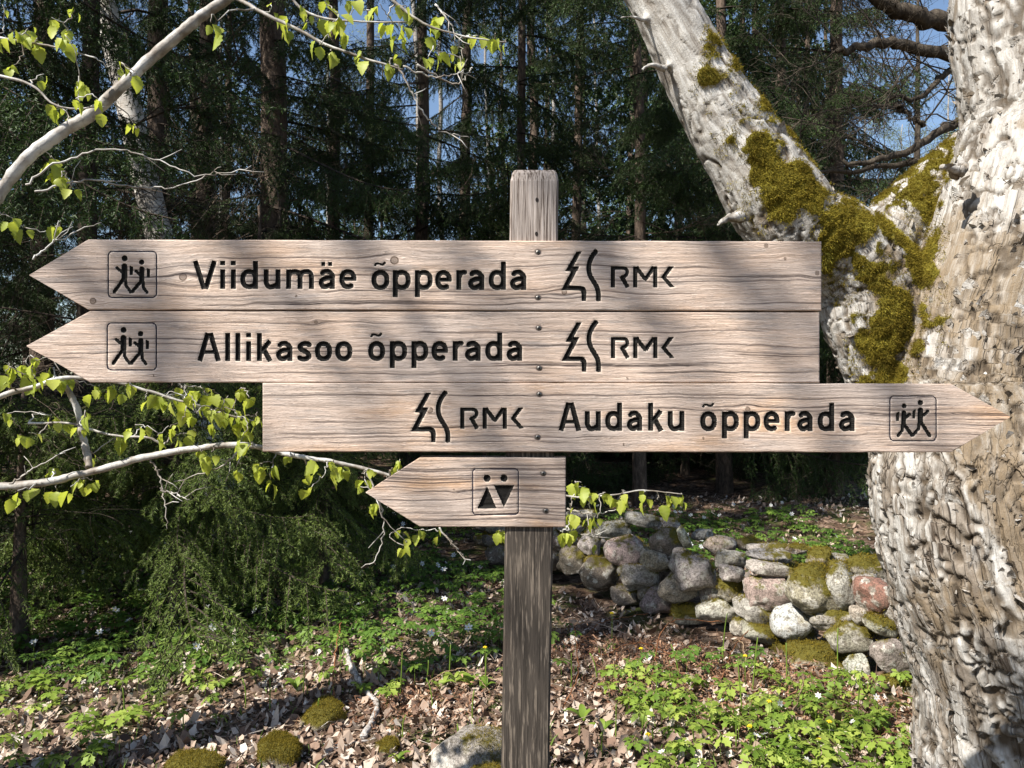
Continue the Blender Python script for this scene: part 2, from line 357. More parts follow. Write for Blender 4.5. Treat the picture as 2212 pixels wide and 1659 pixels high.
LET = [('V', 90, 388), ('i', 432, 490), ('i', 565, 622), ('d', 678, 902), ('u', 970, 1182), ('m', 1250, 1598), ('ä', 1655, 1858), ('e', 1912, 2128)]
OPP1 = [('õ', 57, 187), ('p', 210, 340), ('p', 368, 497), ('e', 513, 633), ('r', 664, 735), ('a', 748, 865), ('d', 895, 1020), ('a', 1048, 1165)]
OPP2 = [('õ', 87, 210), ('p', 242, 368), ('p', 397, 520), ('e', 540, 660), ('r', 692, 765), ('a', 780, 893), ('d', 925, 1048), ('a', 1078, 1190)]
OPP3 = [('õ', 102, 222), ('p', 257, 380), ('p', 412, 533), ('e', 555, 670), ('r', 705, 775), ('a', 795, 905), ('d', 940, 1060), ('a', 1093, 1205)]
ALL = [('A', 63, 230), ('l', 262, 297), ('l', 335, 370), ('i', 412, 447), ('k', 488, 603), ('a', 625, 743), ('s', 778, 880), ('o', 903, 1028), ('o', 1048, 1173)]
AUD = [('A', 72, 232), ('u', 258, 373), ('d', 403, 525), ('a', 558, 668), ('k', 710, 822), ('u', 850, 970)]
BOARDS = [   # left tip / body x range / right tip, y top & bottom at left and right ends (photograph pixels), carvings, knots
    dict(tip=(113, 1083), a=346, b=3236, yl=(942, 1219), yr=(950, 1224), end=-1, mat=0, dy=0.0,
         carve=hikers_left(400, 970, (108, 85, 932, 870))+put_text(LET, 1137.6, 730, 3.16)+put_text(OPP1, 1141.0, 1430, 1.814)+put_logo(0, 0),
         knots=[(720, 1090, 16), (1553, 1025, 17), (366, 1185, 13), (3017, 967, 9), (3092, 1019, 6), (3218, 1075, 9), (1165, 1165, 5), (2222, 1150, 11)], screws=[(2119, 993), (2119, 1172)],
         label='topmost weathered plank, pointed at its left end, reading Viidumäe õpperada', n=0),
    dict(tip=(100, 1362), a=352, b=3230, yl=(1222, 1506), yr=(1229, 1507), end=-1, mat=1, dy=.002,
         carve=hikers_left(400, 1250, (82, 92, 920, 895))+put_text(ALL, 1421.6, 740, 1.814)+put_text(OPP2, 1420.6, 1400, 1.814)+put_logo(1, 278.5),
         knots=[(1243, 1268, 7), (603, 1478, 4), (2470, 1490, 5)], screws=[(2122, 1292), (2124, 1450)],
         label='second plank from top, pointed at its left end, reading Allikasoo õpperada', n=1),
    dict(tip=(3978, 1641), a=1034, b=3745, yl=(1508, 1779), yr=(1511, 1781), end=1, mat=2, dy=-.002,
         carve=hikers_right(3480, 1540, (100, 84, 888, 846))+put_text(AUD, 1696.5, 2160, 1.814)+put_text(OPP3, 1697.5, 2700, 1.814)+put_logo(-593, 556.5),
         knots=[(2943, 1611, 10), (1693, 1615, 13), (2769, 1725, 5), (3270, 1655, 8), (2455, 1750, 4)], screws=[(2124, 1553), (2117, 1722)],
         label='third plank down, pointed at its right end, reading Audaku õpperada', n=2),
    dict(tip=(1438, 1941), a=1652, b=2229, yl=(1801, 2076), yr=(1803, 2078), end=-1, mat=3, dy=.004, carve=toilet(1840, 1830), knots=[(1787, 1929, 4)], screws=[(2140, 1866), (2150, 2014)],
         label='short lowest plank pointing left with the toilet pictogram', n=3)]
sign = thing('trail_signpost', 'square wooden post with four carved arrow planks for hiking trails and toilets', 'signpost', (0, YB, 0))
def to_w(x, y): return np.stack([(x-2016)*KS, CAM_H-(y-1512)*KS], -1)
def screw_mesh():
    mb = MB(); a = np.arange(14)*2*np.pi/14; r = [.0001, .0042, .0047, .0047]; d = [-.0012, -.0014, -.0004, .004]
    for i, (rr, dd) in enumerate(zip(r, d)): pass
    V = np.concatenate([np.stack([rr*np.cos(a), np.full(14, dd), rr*np.sin(a)], -1) for rr, dd in zip(r, d)])
    j = np.arange(14); k = (j+1) % 14
    mb.add(V, np.concatenate([np.stack([i*14+j, i*14+k, i*14+14+k, i*14+14+j], -1) for i in range(3)]), 0)
    for q in range(3):                                    # star socket
        t = q*np.pi/3; c, s = np.cos(t), np.sin(t); w, l = .00055, .0022
        mb.add([(x*c-z*s, -.00155, x*s+z*c) for x, z in ((-l, -w), (l, -w), (l, w), (-l, w))], np.array([[0, 1, 2, 3]]), 1)
    m = Mat('screw_steel', .4, .5); m.b.inputs['Metallic'].default_value = .8; m.color(m.mix(m.noise(m.obj(), 600), (.06, .055, .05), (.2, .19, .17)))
    return mb.mesh('screw', [m.m, M_BLACK])
SCREW = screw_mesh()
for bi, B in enumerate(BOARDS):
    st = 3.0                                              # grid step in photograph pixels (1.5 mm)
    xs0, xs1 = (B['tip'][0], B['b']) if B['end'] < 0 else (B['a'], B['tip'][0])
    nx = int((xs1-xs0)/st)+1; ny = int((B['yl'][1]-B['yl'][0])/st)+1
    xs = np.linspace(xs0, xs1, nx); kn_x = B['a'] if B['end'] < 0 else B['b']; xs[np.argmin(abs(xs-kn_x))] = kn_x
    u = (xs-xs0)/(xs1-xs0); yt = B['yl'][0]+(B['yr'][0]-B['yl'][0])*u; yb = B['yl'][1]+(B['yr'][1]-B['yl'][1])*u
    if B['end'] < 0: f = np.clip((xs-xs0)/(B['a']-xs0), 0.012, 1)
    else: f = np.clip((xs1-xs)/(xs1-B['b']), 0.012, 1)
    ty = B['tip'][1]; yt = ty+(yt-ty)*f; yb = ty+(yb-ty)*f
    wob = (fbm(np.stack([xs*.012, xs*0+bi*9.1, xs*0], -1), 3, 40)-.5)*2.4; yt = yt+wob; yb = yb+np.roll(wob, 37)
    v = np.linspace(0, 1, ny); X = np.repeat(xs[None], ny, 0); Yp = yt[None]*(1-v[:, None])+yb[None]*v[:, None]
    q = np.stack([X.ravel(), Yp.ravel()], -1); edge = np.zeros((ny, nx), bool); edge[0] = edge[-1] = True; edge[:, 0] = edge[:, -1] = True; edge = edge.ravel()
    d = np.full(len(q), 1e9)
    for kk, (nm, sd) in enumerate(B['carve']):            # snap grid vertices on to the outline of each carving
        s = np.where((q[:, 0] > sd.lo[0]-8) & (q[:, 0] < sd.hi[0]+8) & (q[:, 1] > sd.lo[1]-8) & (q[:, 1] < sd.hi[1]+8) & ~edge)[0]
        dv = sd(q[s]); near = np.abs(dv) < .55*st; sn = s[near]
        if len(sn):
            e = .2; gx = (sd(q[sn]+[e, 0])-sd(q[sn]-[e, 0]))/(2*e); gy = (sd(q[sn]+[0, e])-sd(q[sn]-[0, e]))/(2*e); gl = np.maximum(np.hypot(gx, gy), .5)
            q[sn] = q[sn]-np.stack([gx, gy], -1)*(dv[near]/gl)[:, None]
        d[s] = np.minimum(d[s], sd(q[s]))
    # grain coordinate: bends round the knots
    gq = np.stack([q[:, 0]*.0035, q[:, 1]*.006, np.full(len(q), bi*31.7)], -1)
    gy = q[:, 1]+(fbm(gq, 3, 5+bi)-.5)*26+(fbm(np.stack([q[:, 0]*.02, q[:, 1]*.03, np.full(len(q), bi*7.7)], -1), 2, 15+bi)-.5)*3
    knot = np.zeros(len(q))
    for kx, ky, kr in B['knots']:
        dx, dy = q[:, 0]-kx, q[:, 1]-ky; rr = np.hypot(dx, dy)
        gy = gy-dy*np.exp(-(dx/(kr*5.5))**2-(dy/(kr*2.6))**2)*.82
        knot = np.maximum(knot, sstep(kr*1.08, kr*.9, rr)*(.62+.38*sstep(.70, .86, rr/kr)-.12*(np.sin(rr/kr*14)*.5+.5)))
    grain = gy*KS
    rs = np.random.default_rng(100+bi); crack = np.zeros(len(q)); glo, ghi = np.percentile(gy, 8), np.percentile(gy, 92)
    for c in range(20):
        g0 = rs.uniform(glo, ghi); x0 = rs.uniform(xs0-200, xs1-300); ln = rs.uniform(350, 1500); wd = rs.uniform(1.7, 2.9)
        win = sstep(x0, x0+60, q[:, 0])*sstep(x0+ln, x0+ln-120, q[:, 0])
        crack = np.maximum(crack, np.exp(-((gy-g0)/wd)**2)*win*rs.uniform(.75, 1))
    for sx, sy in B['screws']:
        win = np.exp(-((q[:, 0]-sx)/38)**2); crack = np.maximum(crack, np.exp(-((q[:, 1]-sy)/1.8)**2)*win*.9)
        crack = np.maximum(crack, sstep(18, 10, np.hypot(q[:, 0]-sx, (q[:, 1]-sy)*1.2))*.85)
    rel = (fbm(np.stack([q[:, 0]*.004, gy*.13, np.zeros(len(q))], -1), 2, 60+bi)-.5)*.0011
    depth = np.clip(-d*KS*1.0, 0, .0042); depth = np.where(d < 0, depth, 0)
    lip = np.where(d >= 0, np.exp(-(d/2.2)**2)*.85, .85)*(.3+.7*sstep(.35, .6, fbm(np.stack([q[:, 0]*.09, q[:, 1]*.09, np.zeros(len(q))], -1), 2, 77+bi))); depth = depth+np.where((d > 0) & (d < 5), .0009*(1-d/5), .0009*(d <= 0))
    W = to_w(q[:, 0], q[:, 1]); yy = B['dy']+rel*-1+crack*.0007+depth
    em = edge.reshape(ny, nx); yy = np.where(edge, yy+.0022, yy)
    V = np.stack([W[:, 0], yy, W[:, 1]], -1)
    i = np.arange(ny-1)[:, None]*nx+np.arange(nx-1)[None]; i = i.ravel(); Q = np.stack([i, i+nx, i+nx+1, i+1], -1)
    fc = q[Q].mean(1); owner = np.full(len(Q), -1)
    for kk, (nm, sd) in enumerate(B['carve']):
        s = np.where((fc[:, 0] > sd.lo[0]-4) & (fc[:, 0] < sd.hi[0]+4) & (fc[:, 1] > sd.lo[1]-4) & (fc[:, 1] < sd.hi[1]+4))[0]
        owner[s[sd(fc[s]) < 0]] = kk
    loop = np.concatenate([np.arange(nx), np.arange(1, ny)*nx+nx-1, (ny-1)*nx+np.arange(nx-2, -1, -1), np.arange(ny-2, 0, -1)*nx])
    nb = len(loop); Vb = V[loop].copy(); Vb[:, 1] = B['dy']+.036; n0 = len(V); V2 = np.vstack([V, Vb])
    j = np.arange(nb); k = (j+1) % nb; side = np.stack([loop[j], loop[k], n0+k, n0+j], -1)
    ctr = len(V2); V2 = np.vstack([V2, [[Vb[:, 0].mean(), B['dy']+.036, Vb[:, 2].mean()]]]); back = np.stack([n0+j, n0+k, np.full(nb, ctr)], -1)
    def ex(a): return np.concatenate([a, a[loop], [a.mean()]])
    keep = Q[owner < 0]
    me = mesh('plank', V2, [np.vstack([keep, side]), back], [M_WOOD[B['mat']]], None, dict(grain=ex(grain), crack=ex(crack), knot=ex(knot), lip=ex(lip)))
    po = link('plank', me, sign); po['label'] = B['label']
    for kk, (nm, sd) in enumerate(B['carve']):
        f = Q[owner == kk]
        if not len(f): continue
        vi, inv = np.unique(f, return_inverse=True)
        lm = mesh(nm, V[vi], inv.reshape(-1, 4), [M_LINE if nm == 'pictogram_frame' else M_BLACK])
        link(nm, lm, po)
    for sx, sy in B['screws']:
        w = to_w(np.array(sx), np.array(sy)); link('screw', SCREW, po, (w[0], B['dy']+.0012, w[1]), (0, random.uniform(0, 6), 0))

# the post: a square balk with a chamfered top, leaning a touch to the right
def mat_post():
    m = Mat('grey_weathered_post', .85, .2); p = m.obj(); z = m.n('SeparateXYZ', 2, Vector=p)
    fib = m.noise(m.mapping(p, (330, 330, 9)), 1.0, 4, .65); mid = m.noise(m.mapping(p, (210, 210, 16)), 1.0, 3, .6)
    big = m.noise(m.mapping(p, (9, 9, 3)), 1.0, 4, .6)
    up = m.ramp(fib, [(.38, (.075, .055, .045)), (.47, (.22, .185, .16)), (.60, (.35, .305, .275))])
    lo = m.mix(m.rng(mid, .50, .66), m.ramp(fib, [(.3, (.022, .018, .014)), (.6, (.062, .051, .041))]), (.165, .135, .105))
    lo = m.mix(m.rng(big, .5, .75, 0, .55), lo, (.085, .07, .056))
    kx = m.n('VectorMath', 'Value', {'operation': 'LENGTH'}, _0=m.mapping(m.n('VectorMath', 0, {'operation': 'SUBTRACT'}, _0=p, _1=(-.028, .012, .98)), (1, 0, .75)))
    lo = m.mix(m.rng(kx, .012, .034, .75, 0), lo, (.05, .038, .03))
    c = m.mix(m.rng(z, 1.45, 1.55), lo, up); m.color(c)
    m.bump(m.math('ADD', fib, m.math('MULTIPLY', mid, .8)), .8, .002); return m.m
def build_post():
    bw = .0475; zs = [-.35, .0, .4, .8, 1.2, 1.6, 1.899, 1.9165, 1.9225]; ins = [0, 0, 0, 0, 0, 0, 0, .0035, .007]; rr = .004
    ring = []
    for z, i in zip(zs, ins):
        b = bw-i
        pts = [(-b+rr, -b), (b-rr, -b), (b, -b+rr), (b, b-rr), (b-rr, b), (-b+rr, b), (-b, b-rr), (-b, -b+rr)]
        c = .0018+(z-.98)*.0158                           # slight lean
        ring.append([(x+.038+c-.01, y+.0585, z) for x, y in pts])
    V = np.array(ring).reshape(-1, 3); n = len(zs); j = np.arange(8); k = (j+1) % 8
    Q = np.concatenate([np.stack([i*8+j, i*8+k, i*8+8+k, i*8+8+j], -1) for i in range(n-1)])
    top = np.array([[(n-1)*8+q for q in range(8)]])
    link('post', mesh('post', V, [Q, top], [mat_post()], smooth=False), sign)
    hole = Mat('nail_hole', .9).color((.012, .009, .008)).m
    for zx, zz in ((.004, 1.862), (.003, 1.795)):          # two old nail holes
        a = np.arange(10)*2*np.pi/10
        link('nail_hole', mesh('nail_hole', np.stack([.003*np.cos(a), np.zeros(10), .0045*np.sin(a)], -1), np.array([list(range(10))]), [hole]), sign, (.045+zx, .0102, zz))
build_post()

# ================================================================== moss tufts (used on the old tree and on stones)
def mat_moss():
    m = Mat('moss', .9, .1); r = m.attr('rnd')
    c = m.ramp(r, [(0, (.065, .048, .010)), (.4, (.16, .12, .016)), (.75, (.25, .20, .028)), (1, (.36, .33, .06))])
    m.color(c); m.translucent(m.mix(.5, c, (.3, .26, .03)), .25); return m.m
M_MOSS = mat_moss()
def tufts(pts, nor, size, seed, n_blade=3, spread=.8):
    rs = np.random.default_rng(seed); n = len(pts); V = []; R = []
    pts = np.repeat(pts, n_blade, 0); nor = np.repeat(nor, n_blade, 0); n = len(pts)
    sz = size*rs.uniform(.5, 1.35, n)[:, None]
    d = nrm(nor+rs.normal(0, spread, (n, 3))*.75); side = nrm(np.cross(d, rs.normal(0, 1, (n, 3))))
    b = pts+rs.normal(0, 1, (n, 3))*size*.5; bend = rs.normal(0, .3, (n, 3))*sz
    a0 = b-side*sz*.16-nor*sz*.1; a1 = b+side*sz*.16-nor*sz*.1; t = b+d*sz+bend-np.array([0, 0, 1])*sz*.15
    V = np.stack([a0, a1, t], 1).reshape(-1, 3); F = np.arange(3*n).reshape(-1, 3)
    return V, F, np.repeat(rs.uniform(0, 1, n)*.6+.4*np.repeat(rs.uniform(0, 1, n//n_blade), n_blade), 3)
def sample_faces(V, F, w, n, seed):                       # random points on triangles / quads, weighted
    rs = np.random.default_rng(seed); a = V[F[:, 0]]; b = V[F[:, 1]]; c = V[F[:, 2]]
    N = np.cross(b-a, c-a); ar = np.linalg.norm(N, axis=1)*w; i = rs.choice(len(F), n, p=ar/ar.sum())
    u, v = rs.uniform(0, 1, (2, n)); fl = u+v > 1; u[fl] = 1-u[fl]; v[fl] = 1-v[fl]
    return a[i]+(b-a)[i]*u[:, None]+(c-a)[i]*v[:, None], nrm(N[i])

# ================================================================== old pale-barked tree
def old_tree():
    chains = [  # picture x, picture y, depth, radius in metres
        [(2330, 1980, 2.62, .56), (2310, 1830, 2.60, .50), (2285, 1659, 2.57, .435), (2250, 1450, 2.55, .395), (2205, 1300, 2.53, .385), (2160, 1130, 2.52, .385), (2140, 980, 2.50, .37), (2130, 860, 2.48, .30),
         (2152, 720, 2.46, .27), (2186, 590, 2.45, .268), (2216, 480, 2.45, .262), (2246, 370, 2.45, .255), (2262, 270, 2.45, .248), (2250, 150, 2.46, .245), (2235, 0, 2.47, .24), (2230, -300, 2.5, .23), (2270, -700, 2.6, .2), (2330, -1200, 2.8, .16), (2360, -1700, 3.0, .1)],
        [(2150, 1180, 2.55, .30), (2060, 1010, 2.56, .25), (1985, 920, 2.58, .19), (1908, 815, 2.60, .122), (1888, 700, 2.60, .165), (1872, 610, 2.60, .172), (1815, 540, 2.58, .16), (1735, 500, 2.55, .152), (1685, 440, 2.53, .155), (1635, 365, 2.52, .145), (1548, 235, 2.50, .122), (1424, 0, 2.47, .103), (1290, -250, 2.43, .085), (1140, -520, 2.4, .07), (1010, -900, 2.4, .05)],
        [(1872, 640, 2.62, .15), (1895, 545, 2.66, .128), (1960, 462, 2.70, .112), (2045, 388, 2.74, .108), (2140, 300, 2.80, .10), (2260, 170, 2.9, .09), (2420, -60, 3.05, .07), (2600, -400, 3.2, .05)],
        [(2285, 1750, 2.45, .2), (2160, 1830, 2.33, .16), (2060, 1900, 2.25, .09)], [(2330, 1700, 2.4, .2), (2330, 1850, 2.2, .16), (2340, 1950, 2.1, .08)]]
    stubs = [[(1395, 45, 2.42, .014), (1362, 36, 2.37, .009), (1336, 40, 2.35, .006)], [(1440, 150, 2.42, .02), (1405, 140, 2.39, .011), (1385, 152, 2.37, .007)], [(1605, 468, 2.42, .022), (1575, 470, 2.39, .012), (1550, 486, 2.36, .006)],
             [(2075, 372, 2.3, .035), (2052, 362, 2.27, .016), (2030, 360, 2.25, .012)]]
    mb = MB(); ax = []
    for ci, ch in enumerate(chains+stubs):
        c = np.array([np.append(P(x, y, Y), r) for x, y, Y, r in ch]); s = spline(c, 5*len(ch)); s[:, 3] = np.maximum(s[:, 3], .006)
        addtube(mb, s[:, :3], s[:, 3], 26 if ci < 5 else 10)
        if ci < 5: ax.append(s)
    src = mb.mesh('trunk_src', []); o = link('trunk_src', src)
    md = o.modifiers.new('r', 'REMESH'); md.mode = 'VOXEL'; md.voxel_size = .0078
    sm = o.modifiers.new('s', 'SMOOTH'); sm.factor = .5; sm.iterations = 6
    dg = bpy.context.evaluated_depsgraph_get(); ev = o.evaluated_get(dg).to_mesh()
    n = len(ev.vertices); V = np.zeros(n*3); ev.vertices.foreach_get('co', V); V = V.reshape(-1, 3)
    N = np.zeros(n*3); ev.vertices.foreach_get('normal', N); N = N.reshape(-1, 3)
    F = np.zeros(len(ev.loops), int); ev.loops.foreach_get('vertex_index', F); F = F.reshape(-1, 4)
    o.evaluated_get(dg).to_mesh_clear(); bpy.data.objects.remove(o)
    # nearest axis gives the run of the grain
    best = np.full(n, 1e9); run = np.zeros(n); T = np.zeros((n, 3)); C = np.zeros((n, 3))
    for k, s in enumerate(ax):
        p = s[:, :3]; ln = np.concatenate([[0], np.cumsum(np.linalg.norm(np.diff(p, axis=0), axis=1))])
        for i in range(len(p)-1):
            e = p[i+1]-p[i]; l2 = e@e; w = V-p[i]; t = np.clip((w@e)/l2, 0, 1); c = p[i]+t[:, None]*e
            d = np.linalg.norm(V-c, axis=1)-(s[i, 3]+(s[i+1, 3]-s[i, 3])*t); m = d < best
            best[m] = d[m]; run[m] = ln[i]+t[m]*np.sqrt(l2)+k*5.3; T[m] = e/np.sqrt(l2); C[m] = c[m]
    rel = V-C
    # slow twist of the bark plates round the stems
    q = rel*1.0; q = np.stack([q[:, 0], q[:, 1], q[:, 2]], -1)-T*np.sum(rel*T, 1, keepdims=True)
    S = np.stack([q[:, 0]+.18*run, q[:, 1], q[:, 2]+.05*run], -1)
    warp = (np.stack([fbm(V*7, 3, 31), fbm(V*7, 3, 32), fbm(V*7, 3, 33)], -1)-.5)
    A = S*np.array([9., 9., 9.])+warp*1.2; A = A+T*(run*1.0)[:, None]
    ridge = 1-np.abs(fbm(A, 3, 50)*2-1)*2.2; ridge = np.clip(ridge, 0, 1)
    Bq = S*np.array([40., 40., 40.])+T*(run*6)[:, None]+warp*2.5; fine = fbm(Bq, 4, 60)
    crack = sstep(.86, .99, 1-np.abs(fbm(S*15+T*(run*1.5)[:, None]+warp*2.2, 2, 70)*2-1))        # narrow fissures along the stem
    plate = np.floor(fbm(S*14+T*(run*1.0)[:, None]+warp*1.6, 3, 80)*9)/9                             # flaking plates with steps
    flake = fbm(V*55, 3, 85)
    low = sstep(1.9, .9, V[:, 2])*sstep(.8, 1.3, V[:, 0])                                                                 # coarser bark low down
    smoothL = sstep(.9, .5, V[:, 0])*.6
    lump = fbm(V*4.5, 3, 90)-.5
    disp = lump*.026+(plate-.5)*.015*(1-smoothL*1.3)*(.5+.5*low)-crack*.015*(.6+.4*low)*(1-smoothL*.9)+(fine-.5)*.008*(.6+.4*low)*(1-smoothL)+(flake-.5)*.003-sstep(.75, 1, ridge)*.012*low
    best_r = np.linalg.norm(rel, axis=1); disp *= np.clip(best_r/.12, .15, 1)
    V2 = V+N*disp[:, None]
    # moss: upper sides of limbs, the crotch and the mid face of the second stem
    mz = []
    for x, y, Y, r in [(1830, 470, 2.45, .12), (1900, 520, 2.5, .13), (1960, 600, 2.5, .10), (1900, 590, 2.43, .11), (1925, 660, 2.44, .11), (1935, 740, 2.45, .10), (1918, 800, 2.5, .08), (1950, 545, 2.5, .10), (1925, 700, 2.43, .09),
                       (1960, 440, 2.62, .12), (2040, 365, 2.66, .12), (2000, 400, 2.62, .12), (2070, 310, 2.7, .09), (1990, 490, 2.62, .07),
                       (1750, 440, 2.42, .10), (1700, 400, 2.40, .12), (1650, 320, 2.4, .10), (1600, 250, 2.4, .07), (1560, 170, 2.42, .06), (1690, 340, 2.45, .08), (1640, 240, 2.42, .07), (1790, 470, 2.42, .09), (1530, 100, 2.44, .05), (1530, 165, 2.38, .045), (1700, 440, 2.38, .08), (1590, 290, 2.36, .05),
                       (2070, 220, 2.33, .035), (2062, 130, 2.33, .035)]: mz.append(np.append(P(x, y, Y), r))
    mossd = np.full(n, 9.)
    for x, y, z, r in mz: r *= .9; mossd = np.minimum(mossd, np.linalg.norm(V-np.array([x, y, z]), axis=1)/r)
    mn = fbm(V*13, 4, 95)
    moss = sstep(1.0, .55, mossd*1.0+(mn-.5)*2.8)
    moss = np.maximum(moss, sstep(.62, .72, mn+.16*N[:, 2]-.12)*sstep(2.2, 1.2, mossd))
    V2 += N*(moss*.006)[:, None]
    # browner patch on the right flank of the main stem
    br = sstep(.48, .60, fbm(S*5+T*(run*2.0)[:, None]+warp, 4, 97)+.42*sstep(1.12, 1.42, V[:, 0]+.25*(V[:, 2]-1.4))*sstep(2.2, 1.75, V[:, 2])*sstep(.5, .95, V[:, 2])-.14)
    m = Mat('pale_lichened_bark', .9, .15); p = m.obj(); cv = m.attr('crev'); mo = m.attr('moss'); bw = m.attr('bare')
    bk = m.attr('bk', 'Vector'); rl = m.attr('rough_low'); nz = m.noise(bk, 46, 6, .74); nz2 = m.noise(bk, 13, 5, .68); spk = m.noise(p, 190, 3, .7)
    bw_ = m.n('VectorMath', 0, {'operation': 'ADD'}, _0=bk, _1=m.n('VectorMath', 0, {'operation': 'SCALE'}, _0=m.noise(bk, 24, 3, .6, 0, 1), Scale=.05))
    ed = m.voro(bw_, 11, 'DISTANCE_TO_EDGE'); ed2 = m.voro(bw_, 34, 'DISTANCE_TO_EDGE'); cellh = m.n('SeparateColor', 0, Color=m.voro(bw_, 11, 'F1', 1)); cell2 = m.n('SeparateColor', 0, Color=m.voro(bw_, 34, 'F1', 1))
    fis = m.math('MULTIPLY', m.math('MAXIMUM', m.rng(ed, .0, .04, 1, 0), m.rng(ed2, 0, .04, .45, 0)), m.math('MULTIPLY', rl, m.rng(nz2, .35, .6)))
    c = m.ramp(nz, [(.32, (.15, .125, .10)), (.42, (.32, .295, .26)), (.53, (.43, .41, .375)), (.66, (.57, .56, .53))])
    c = m.mix(m.math('MULTIPLY', m.rng(nz2, .47, .57, 0, .85), rl), c, m.mix(nz, (.13, .10, .072), (.31, .26, .205))); c = m.mix(m.rng(cell2, .6, .95, 0, .4), c, (.60, .59, .56)); c = m.mix(fis, c, (.07, .052, .038))
    c = m.mix(m.math('MULTIPLY', bw, m.rng(nz, .35, .7, 1, .55)), c, (.205, .155, .10))
    c = m.mix(m.math('MULTIPLY', m.rng(spk, .55, .7, 0, .5), m.rng(nz2, .4, .6)), c, (.11, .09, .065))
    c = m.mix(cv, c, (.085, .065, .045))
    c = m.mix(m.rng(m.math('ADD', mo, m.math('MULTIPLY', m.math('SUBTRACT', spk, .5), .8)), .35, .65), c, m.mix(nz, (.07, .06, .01), (.2, .17, .022)))
    m.color(c); hh = m.math('ADD', m.math('MULTIPLY', nz, .8), m.math('MULTIPLY', spk, .3)); hh = m.math('ADD', hh, m.math('MULTIPLY', m.math('ADD', m.math('MULTIPLY', cellh, .5), m.math('MULTIPLY', cell2, .4)), rl)); hh = m.math('SUBTRACT', hh, m.math('MULTIPLY', fis, 1.5)); m.bump(hh, .75, .009)
    crev = np.clip(crack*.9*(1-.5*smoothL)+sstep(.42, .2, fine)*.6+sstep(.8, 1, ridge)*.5*low, 0, 1)
    base = np.array([P(2320, 1860, 2.6)[0], 2.6, 0.])
    root = thing('old_tree', 'large old pale-barked tree with mossy fork and flaking bark behind the arrow tip', 'tree', base)
    link('trunk', mesh('trunk', V2-base, F, [m.m], None, dict(crev=crev, moss=moss, bare=br, bk=(q+warp*.02+T*(run*.13)[:, None]+np.array([.04, 0, .01])*run[:, None]), rough_low=np.clip(1-smoothL*1.6, 0, 1)*(.35+.65*sstep(2.2, 1.3, V[:, 2])))), root)
    tri = np.vstack([F[:, :3], F[:, [0, 2, 3]]]); w = moss[tri].mean(1); w = np.where(w > .25, w, 0)*(V2[tri[:, 0], 2] < 3.6)
    pts, nn = sample_faces(V2, tri, w, 34000, 5)
    w2 = ((mossd[tri].mean(1) < 1.7)&(moss[tri].mean(1) < .3)&(V2[tri[:, 0], 2] < 3.6))*sstep(.45, .6, fbm(V2[tri[:, 0]]*22, 3, 99)); p2, n2 = sample_faces(V2, tri, w2, 5000, 15); pts = np.vstack([pts, p2]); nn = np.vstack([nn, n2])
    Vt, Ft, R = tufts(pts, nn, .0066, 6); R = np.clip(.45*R+1.1*np.repeat(np.repeat(fbm(pts*16, 3, 98), 3), 3)-.28, 0, 1)
    mo = link('moss', mesh('moss', Vt-base, Ft, [M_MOSS], None, dict(rnd=R), False), root); mo['kind'] = 'stuff'
    # loose bark flakes curling off the trunk
    w = (V2[tri[:, 0], 2] < 3.4)*(moss[tri].mean(1) < .2)*(V2[tri[:, 0], 0] > .85)*1.0
    pts, nn = sample_faces(V2, tri, w, 6500, 8); rs = np.random.default_rng(9); k = len(pts)
    up = nrm(np.array([0, 0, 1.])+rs.normal(0, .35, (k, 3))); sd = nrm(np.cross(up, nn)); up = nrm(np.cross(nn, sd)); h = rs.gamma(3, .005, (k, 1)).clip(.005, .04); wd = h*rs.uniform(.3, .7, (k, 1)); lift = rs.uniform(.15, .7, (k, 1))*h
    q0 = pts-sd*wd-nn*.002; q1 = pts+sd*wd-nn*.002; q2 = pts+sd*wd*.8+up*h*.6+nn*lift*.4; q3 = pts-sd*wd*.7+up*h*.6+nn*lift*.5; q4 = pts+sd*wd*rs.uniform(-.5, .5, (k, 1))+up*h+nn*lift
    Vf = np.stack([q0, q1, q2, q3, q4], 1).reshape(-1, 3); b = np.arange(k)[:, None]*5
    fl = link('bark_flakes', mesh('bark_flakes', Vf-base, [np.concatenate([b+[0, 1, 2], b+[0, 2, 3], b+[3, 2, 4]])], [m.m], None, dict(crev=np.zeros(5*k), moss=np.zeros(5*k), bare=np.repeat(rs.uniform(0, .5, k), 5), bk=Vf, rough_low=np.ones(5*k)), False), root); fl['kind'] = 'stuff'
old_tree()

